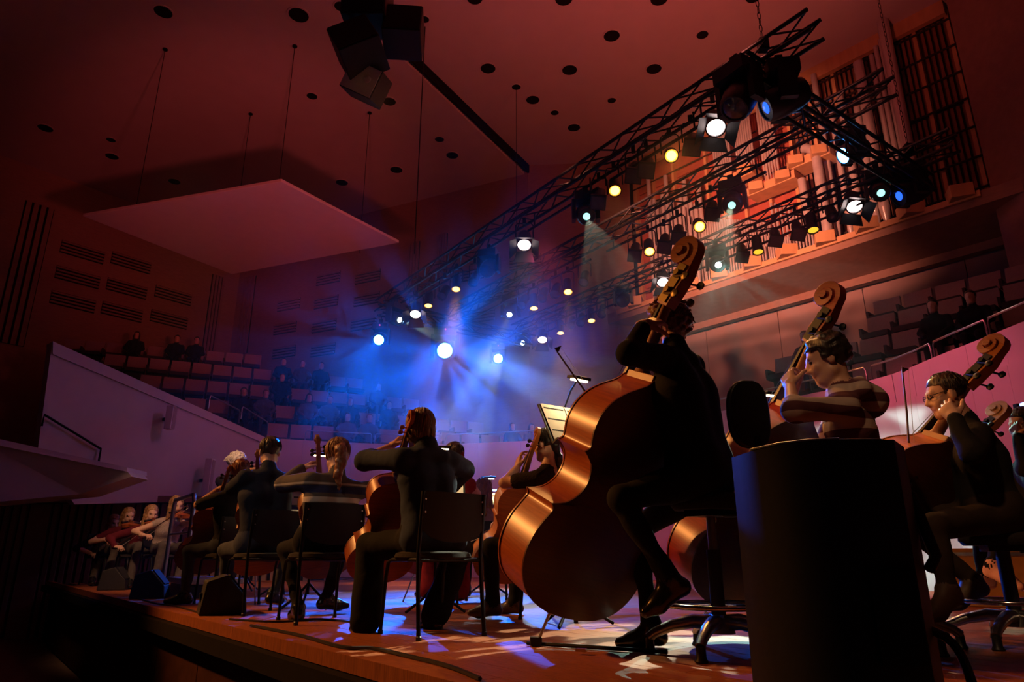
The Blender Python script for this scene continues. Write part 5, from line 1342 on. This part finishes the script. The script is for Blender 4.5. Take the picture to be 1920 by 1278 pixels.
person('woman with long copper hair reading at a lit music stand', (-.33, 7.7, .53), J(904, 945, 7.7), (-.3, .95), J(906, 917, 7.75), (-.2, .95, -.2),
    [(J(885, 975, 7.9), J(900, 960, 8.1), (.3, .6, 0), (0, 0, -1), 1), (J(932, 975, 7.85), J(925, 955, 8.1), (-.3, .8, 0), (0, 0, -1), -1)],
    [((-.5, 8.1, .52), (-.5, 8.1, .1), (-.3, .9, 0)), ((-.2, 8.1, .52), (-.2, 8.1, .1), (-.3, .9, 0))],
    ['skin', 'pink_cloth', 'trouser_black', 'shoe_black'], ('longwave', 'hair_copper'), res=.013, hn=140, seed=14, nearhand=False)
chair(-.33, 7.68, (-.3, .95), 'black chair under the woman with copper hair')
instrument('bass', 'double_bass', J(922, 893, 10.2), J(905, 985, 10.5), (.3, -.95, 0), 'far silvery double bass scroll against the parapet', 'varnish_pale', 'double basses', pegs='steel', lod=1)
# conductor
person('white-haired conductor in dark shirt behind the seated cellists', (-3.42, 8.75, .93), J(432, 892, 8.75), (.75, -.3), J(446, 866, 8.75), (.8, .1, -.35),
    [((-3.2, 8.8, 1.16), (-2.95, 8.75, 1.16), (.9, .1, 0), (0, 0, -1), 1), ((-3.3, 8.45, 1.1), (-3.0, 8.4, 1.15), (.9, .1, 0), (0, 0, -1), -1)],
    [((-3.38, 8.88, .5), (-3.45, 8.86, .1), (.9, 0, 0)), ((-3.38, 8.66, .5), (-3.45, 8.62, .1), (.9, 0, 0))],
    ['skin_pale', 'top_black', 'trouser_black', 'shoe_black'], ('whitecurl', 'hair_white'), res=.012, hn=240, seed=15, nearhand=False)
# ---- violinists
def ik(S, W, a, b, pole):
    S, W = V(S), V(W); d = W - S; L = min(d.length, (a + b) * .995); n = d.normalized(); x = (a * a - b * b + L * L) / (2 * L)
    p = (V(pole) - n * V(pole).dot(n)).normalized(); return S + n * x + p * math.sqrt(max(0, a * a - x * x))
def violinist(hx, hy, Y, label, mats, hair, hx2, hy2, hY, bx, by, bY, sleeve, vlab, blab, chlab, seed, va=(.8, -.45, -.08)):
    hd = J(hx, hy, Y); nb = hd + V((-.06, .04, -.18)); pv = V((nb.x - .1, nb.y + .1, .54))
    vB = hd + V((.03, -.09, -.13)); d = V(va).normalized(); vS = vB + d * .59
    instrument('violin', 'violin', vS, vB, (.2, .2, -1), vlab, 'varnish_amber', 'violins', lod=1, detail=False)
    hw = J(hx2, hy2, hY); tip = J(bx, by, bY)
    lw = vB + d * .46 + V((0, 0, -.05)); le = ik(nb + V((.114, .119, -.07)), lw, .28, .25, V((.2, 0, -1)))
    S = nb + V((-.15, -.1, -.07)); re = ik(S, hw, .28, .25, V((-.5, -.3, -.3)))
    person(label, pv, nb, (.72, -.69), hd, (.72, -.65, -.28), [(le, lw, V((.2, -.1, 1)), (-.6, -.4, .2), 1, (40, 40, 30)), (re, hw, (tip - hw).normalized() * .5 + V((.2, -.1, -.3)), (.2, .2, -1), -1, (40, 45, 30))],
           [(pv + V((.38, -.2, .02)), pv + V((.4, -.3, -.42)), (.7, -.6, 0)), (pv + V((.2, -.42, .02)), pv + V((.18, -.5, -.42)), (.5, -.8, 0))], mats, hair, res=.012, sw=.165, girth=.9, sleeve=sleeve, hn=130, seed=seed, nearhand=False, legr=(.09, .07, .062, .05))
    bow(hw - (tip - hw).normalized() * .05, tip, .74, (.2, .2, -1), blab, 'bows', 'violin')
    chair(pv.x, pv.y, (.72, -.69), chlab)
violinist(331, 946, 9.8, 'violinist in a sleeveless sparkling top, face turned towards the rail', ['skin_pale', 'sparkle', 'grey_cloth', 'shoe_black'], ('side', 'hair_blond'), 268, 1003, 9.5, 336, 957, 9.45, (.05, .05), 'violin under the chin of the woman in the sparkling top', 'violin bow held by the woman in the sparkling top', 'chair of the violinist in the sparkling top', 21)
violinist(284, 962, 10.3, 'violinist in a long-sleeved burgundy sweater with wavy fair hair', ['skin_pale', 'burgundy', 'grey_cloth', 'shoe_black'], ('side', 'hair_blond'), 216, 1024, 10.0, 268, 990, 9.9, (1, 1), 'violin of the woman in the burgundy sweater', 'violin bow held low by the woman in the burgundy sweater', 'chair of the violinist in the burgundy sweater', 22)
violinist(241, 966, 10.9, 'violinist in a short-sleeved plum top, bare forearm lowered', ['skin_pale', 'burgundy', 'grey_cloth', 'shoe_black'], ('long', 'hair_blond'), 198, 1011, 10.6, 226, 1000, 10.5, (.3, .3), 'violin of the woman in the short-sleeved plum top', 'violin bow of the woman in the short-sleeved plum top', 'chair of the violinist in the plum top', 23)
violinist(214, 979, 11.4, 'violinist in black at the end of the row, bow hanging low', ['skin_pale', 'top_black', 'grey_cloth', 'shoe_black'], ('longwave', 'hair_auburn'), 171, 1037, 11.2, 196, 1014, 11.0, (.6, .6), 'violin of the woman in black at the end of the row', 'violin bow of the woman in black at the end of the row', 'chair of the violinist in black', 24)
# cello bows in hand
bow(J(688, 964, 5.56), J(760, 920, 5.9), .71, (0, .3, -1), 'cello bow of the woman in the striped sweater', 'bows', 'cello')
bow(J(925, 990, 5.72), J(905, 998, 5.9), .71, (0, .3, -1), 'cello bow of the woman in the lace top', 'bows', 'cello')

# ================================================================ STAGE FURNITURE
music_stand(.42, 4.75, (.6, -.8), 'black music stand with glowing clip lamp beyond the big double bass', 1.30, True, 5, tilt=28)
music_stand(-1.75, 6.25, (.4, -.9), 'music stand with bright sheet between the two cellists in the middle', .98, True, 6)
music_stand(-.62, 5.85, (.2, -.95), 'music stand with bright sheet in front of the striped sweater', .98, True, 6)
music_stand(-.28, 8.35, (0, -1), 'music stand with lamp and glowing sheet of the copper-haired woman', 1.0, True, 8)
music_stand(-2.6, 8.2, (.2, -.9), 'music stand with small lamp beside the conductor', 1.0, True, 6)
music_stand(1.75, 4.6, (.3, -.9), 'music stand with lamp behind the hooded bassist', 1.15, True, 5)
music_stand(-3.5, 9.4, (-.3, -.9), 'dark music stand in front of the first violinist', .95)
# wedge monitors and flight case by the edge
for x, y, yw, lb in [(400, 1152, -20, 'black wedge monitor at the feet of the cellist in jeans'), (268, 1122, -28, 'black wedge monitor below the conductor rail'), (204, 1106, -30, 'small dark wedge monitor at the violinists feet')]:
    p = atZ(x, y, 0); wedge(p.x, p.y + .12, R(yw - 44), lb, .82)
# conductor podium with rail
pa, pb = V((-3.48, 7.66, 0)), V((-4.1, 8.5, 0)); d = (pb - pa).normalized(); nn = V((-d.y * -1, d.x * -1, 0)) * -1
nn = N_ST
pod = empty('conductor_podium', pa, 0, 'low conductor podium with bent steel safety rail', 'podium')
rot = Matrix((d, nn * 1, V((0, 0, 1)))).transposed()
cp = (pa + pb) / 2 + nn * .33
MB().box(cp + V((0, 0, .17)), (1.1, .58, .06), rot).build('platform', 'steel', pod, org=pa, bevel=.006)
MB().box(cp + V((0, 0, .07)), (1.0, .5, .14), rot).build('plinth', 'black_paint', pod, org=pa)
MB().path([pa, pa + V((0, 0, 1.0)), pa + d * .06 + V((0, 0, 1.08)), pb - d * .06 + V((0, 0, 1.08)), pb + V((0, 0, 1.0)), pb + V((0, 0, .15))], .024, 10).build('rail', 'steel', pod, org=pa, smooth=60)
MB().tube(pa + V((0, 0, .68)), pb + V((0, 0, .68)), .014).build('cross_bar', 'steel', pod, org=pa, smooth=60)
# foreground loudspeaker cabinet
a = atY(1372, 860, 1.62); b = atY(1676, 826, 1.72)
def pa_box():
    z1 = .70; y0 = 1.65
    poly = [V((.63, 1.97, 0)), V((.645, 1.84, 0)), V((.68, 1.735, 0)), V((.735, 1.68, 0)), V((.80, 1.66, 0)), V((.925, 1.65, 0)), V((1.016, 1.77, 0)), V((.96, 2.1, 0)), V((.72, 2.1, 0))]
    mid = V((1.0, 1.75, 0)); f0, f1 = poly[3], poly[5]
    o = empty('stage_loudspeaker', (.72, 1.8, 0), 0, 'big black loudspeaker cabinet in the foreground, seen from its back', 'loudspeaker')
    og = V((.72, 1.8, 0))
    MB().slab(poly, (0, 0, z1)).build('cabinet', 'black_paint', o, org=og, smooth=50)
    MB().slab([p + V((0, 0, z1)) for p in [p.lerp(V((.82, 1.88, 0)), .12) for p in poly]], (0, 0, .008)).build('top_plate', 'black_plastic', o, org=og, bevel=.004)
    MB().box((.865, y0 + .0, .3), (.1, .02, .2), RZ(R(-4))).build('connector_plate', 'black_metal', o, org=og)
    MB().path([mid + V((.004, -.02, .40)), mid + V((.03, -.01, .43)), mid + V((.03, .05, .58)), mid + V((.0, .07, .61))], .014, 8).build('handle', 'black_plastic', o, org=og, smooth=60)
    MB().path([p + V((0, .004, z1 + .004)) for p in poly[1:5]], .004, 5).build('edge_strip', 'steel', o, org=og)
    return o
pa_box()
c = [V((.93, 1.75, .28)), V((1.02, 1.72, .24)), V((1.04, 1.70, .12)), V((.99, 1.66, .02)), V((.8, 1.5, .012)), V((.3, 1.6, .012))]
o = MB().path(catmull(c, 6), .011, 6).build('speaker_cable', 'black_plastic', org=c[-1], smooth=60); finish(o, 'black cable looping from the side of the foreground loudspeaker', 'cable')
def cable(P, lab, r=.009):
    P = [atZ(x, y, r) for x, y in P]
    o = MB().path(catmull(P, 8), r, 5).build('floor_cable', 'black_plastic', org=P[0], smooth=60); finish(o, lab, 'cable', 'cables on the stage floor')
cable([(470, 1172), (560, 1190), (640, 1212), (700, 1215), (760, 1228), (840, 1248), (900, 1272)], 'dark cable running along the stage edge below the navy-jacket cellist')
cable([(430, 1160), (520, 1165), (600, 1160), (680, 1168)], 'thin dark cable beneath the chair of the striped-sweater cellist', .007)
cable([(250, 1118), (290, 1130), (330, 1136), (380, 1150)], 'thin dark cable between the wedge monitors', .007)
# LED strips on the risers at the back and the riser blocks
for (xa, ya, xb, yb, Y, lb) in [(1640, 838, 1716, 822, 7.2, 'thin glowing blue light strip behind the foreground loudspeaker'), (921, 919, 956, 918, 11.5, 'short glowing blue light strip far behind the lace-top cellist'), (1906, 762, 1935, 752, 6.4, 'short glowing blue light strip at the frame edge beside the pale scroll')]:
    a, b = J(xa, ya, Y), J(xb, yb, Y); o = empty('light_strip', a, 0, lb, 'light strip', 'blue light strips')
    MB().tube(a, b, .016, n=8).build('tube', 'led_strip', o, org=a, smooth=60)
    for q_ in (a, b): MB().box(q_, (.03, .05, .05)).build('end_cap', 'black_plastic', o, org=a)
    for q_ in (a, b): MB().tube(V((q_.x, q_.y, 0)), q_, .01, n=6).build('stand', 'black_metal', o, org=a)
mat('riser_orange', (.55, .26, .08), .5, var=.1); mat('riser_purple', (.3, .16, .3), .6)
for x, y, Y, w_, h_, m_, lb in [(1850, 1030, 6.6, .8, .5, 'riser_orange', 'low orange wooden box standing behind the stools of the bassists'), (1905, 1012, 6.9, .5, .75, 'riser_purple', 'dull purple flight case beyond the bass stools')]:
    p = J(x, y, Y); o = empty('flight_case' if 'case' in lb else 'wooden_box', (p.x, p.y, 0), R(-35), lb, 'case' if 'case' in lb else 'box')
    MB().box((0, 0, h_ / 2), (w_, .4, h_)).build('body', m_, o, bevel=.01)
    for zz in (.05, h_ - .05): MB().box((0, -.205, zz), (w_, .012, .03)).build('trim', 'steel', o)
    MB().box((0, -.21, h_ * .55), (.12, .015, .05)).build('latch', 'chrome', o)
for _ in []:
    pass
# ================================================================ AUDIENCE ON THE BALCONIES
def audience_mesh(seed, style, hm, mats):
    b, M = person('x', (0, 0, .56), (0, -.02, 1.08), (0, -1), (0, -.05, 1.25), (0, -1, -.05),
        [((.24, -.12, .80), (.12, -.34, .66), None), ((-.24, -.12, .80), (-.12, -.34, .66), None)],
        [((.1, -.44, .52), (.1, -.42, .1), (0, -1, 0)), ((-.1, -.44, .52), (-.1, -.42, .1), (0, -1, 0))],
        mats, (style, hm), res=.022, fold=.004, hn=0, seed=seed, nearhand=False)
    h = b.children[0]; me, hme = b.data, h.data
    bpy.data.objects.remove(h); bpy.data.objects.remove(b)
    return me, hme
AM = [audience_mesh(31, 'short', 'hair_dark', ['skin', 'top_black', 'trouser_black', 'shoe_black']),
      audience_mesh(32, 'side', 'hair_darkbrown', ['skin', 'shirt_dark', 'trouser_black', 'shoe_black']),
      audience_mesh(33, 'short', 'hair_brown', ['skin', 'grey_cloth', 'jeans_blue', 'shoe_black']),
      audience_mesh(34, 'long', 'hair_dark', ['skin', 'burgundy', 'trouser_black', 'shoe_black'])]
def near_seat(rows, px, row):
    best = None
    for p, rz, od in rows[row]:
        q = V((p.x, p.y, p.z + 1.2)) - V((0, 0, EYE)); dep = q.y * _C + q.z * _S; x = 960 + _F * q.x / dep
        if best is None or abs(x - px) < best[0]: best = (abs(x - px), p, rz, od)
    return best[1:]
used = set()
def sit(rows, lst, label, group):
    for px, row, k in lst:
        p, rz, od = near_seat(rows, px, row)
        key = (round(p.x, 2), round(p.y, 2))
        if key in used: continue
        used.add(key)
        f = RZ(rz) @ V((0, -1, 0))
        o = inst('person', AM[k][0], None, T(V((p.x, p.y, p.z - .1)) + f * .2, RZ(rz), (.94, .94, .94))); inst('hair', AM[k][1], o)
        finish(o, label % (od, ordw[row], ('dark jacket', 'dark blue top', 'grey jacket', 'wine-red top')[k]), 'person', group + (' in dark jackets', ' in blue tops', ' in grey jackets', ' in wine-red tops')[k])
sit(AUD, [(470, 1, 0), (495, 1, 2), (580, 1, 3), (615, 1, 2), (655, 1, 1), (720, 1, 0), (970, 0, 1), (1005, 0, 3), (520, 2, 0), (545, 2, 1), (520, 3, 0), (555, 3, 2), (590, 3, 0), (325, 4, 0), (260, 4, 1), (655, 0, 3), (690, 0, 2), (360, 4, 0), (700, 2, 2)],
    'listener on the %s seat, %s row beyond the stage, in %s', 'listeners beyond the stage')
sit(AUR, [(1745, 1, 0), (1800, 1, 0), (1850, 1, 0), (1500, 1, 2)], 'listener on the %s seat, %s row below the organ, in %s', 'listeners below the organ')
# ================================================================ HAZE
def volume(name, dens, aniso, lo, hi, noise=False, M=None):
    m = bpy.data.materials.new(name); m.use_nodes = True; N = m.node_tree.nodes; K = m.node_tree.links
    N.remove(N['Principled BSDF'])
    s = N.new('ShaderNodeVolumeScatter'); s.inputs['Density'].default_value = dens; s.inputs['Anisotropy'].default_value = aniso
    K.new(s.outputs[0], N['Material Output'].inputs['Volume'])
    MATS[name] = m
    if noise:
        tc = N.new('ShaderNodeTexCoord'); nz = N.new('ShaderNodeTexNoise'); nz.inputs['Scale'].default_value = .9; nz.inputs['Detail'].default_value = 4
        rp = N.new('ShaderNodeMapRange'); rp.inputs['From Min'].default_value = .38; rp.inputs['From Max'].default_value = .75; rp.inputs['To Min'].default_value = 0; rp.inputs['To Max'].default_value = dens
        vl = N.new('ShaderNodeVectorMath'); vl.operation = 'LENGTH'
        fo = N.new('ShaderNodeMapRange'); fo.inputs['From Min'].default_value = 1; fo.inputs['From Max'].default_value = .3
        mu = N.new('ShaderNodeMath'); mu.operation = 'MULTIPLY'
        K.new(tc.outputs['Object'], vl.inputs[0]); K.new(vl.outputs['Value'], fo.inputs['Value'])
        mp = N.new('ShaderNodeMapping'); mp.inputs['Scale'].default_value = (2.2, 2.2, 1.6)
        K.new(tc.outputs['Object'], mp.inputs['Vector']); K.new(mp.outputs['Vector'], nz.inputs['Vector'])
        K.new(nz.outputs['Fac'], rp.inputs['Value']); K.new(rp.outputs[0], mu.inputs[0]); K.new(fo.outputs[0], mu.inputs[1])
        K.new(mu.outputs[0], s.inputs['Density'])
    return m
volume('haze', .0062, .35, 0, 0)
hz = MB().slab([V((-4.0, 6.6, .02)), V((4.6, 6.2, .02)), V((5.6, 10.5, .02)), V((4.9, 13.4, .02)), V((1.2, 16.2, .02)), V((-3.6, 15.6, .02))], (0, 0, 6.3)).build('haze', 'haze')
finish(hz, 'thin theatrical haze hanging over the stage', 'haze', kind='stuff')
sm = volume('smoke', .26, .3, 0, 0, True)
import bmesh as _b
bm = _b.new(); _b.ops.create_icosphere(bm, subdivisions=3, radius=1)
me = bpy.data.meshes.new('smoke'); bm.to_mesh(me); bm.free(); me.materials.append(MATS['smoke'])
so = inst('smoke_cloud', me, None, T((-1.0, 11.2, 3.3), None, (3.3, 3.0, 3.0)))
finish(so, 'pale drifting smoke lit by the blue and white beams', 'smoke', kind='stuff')
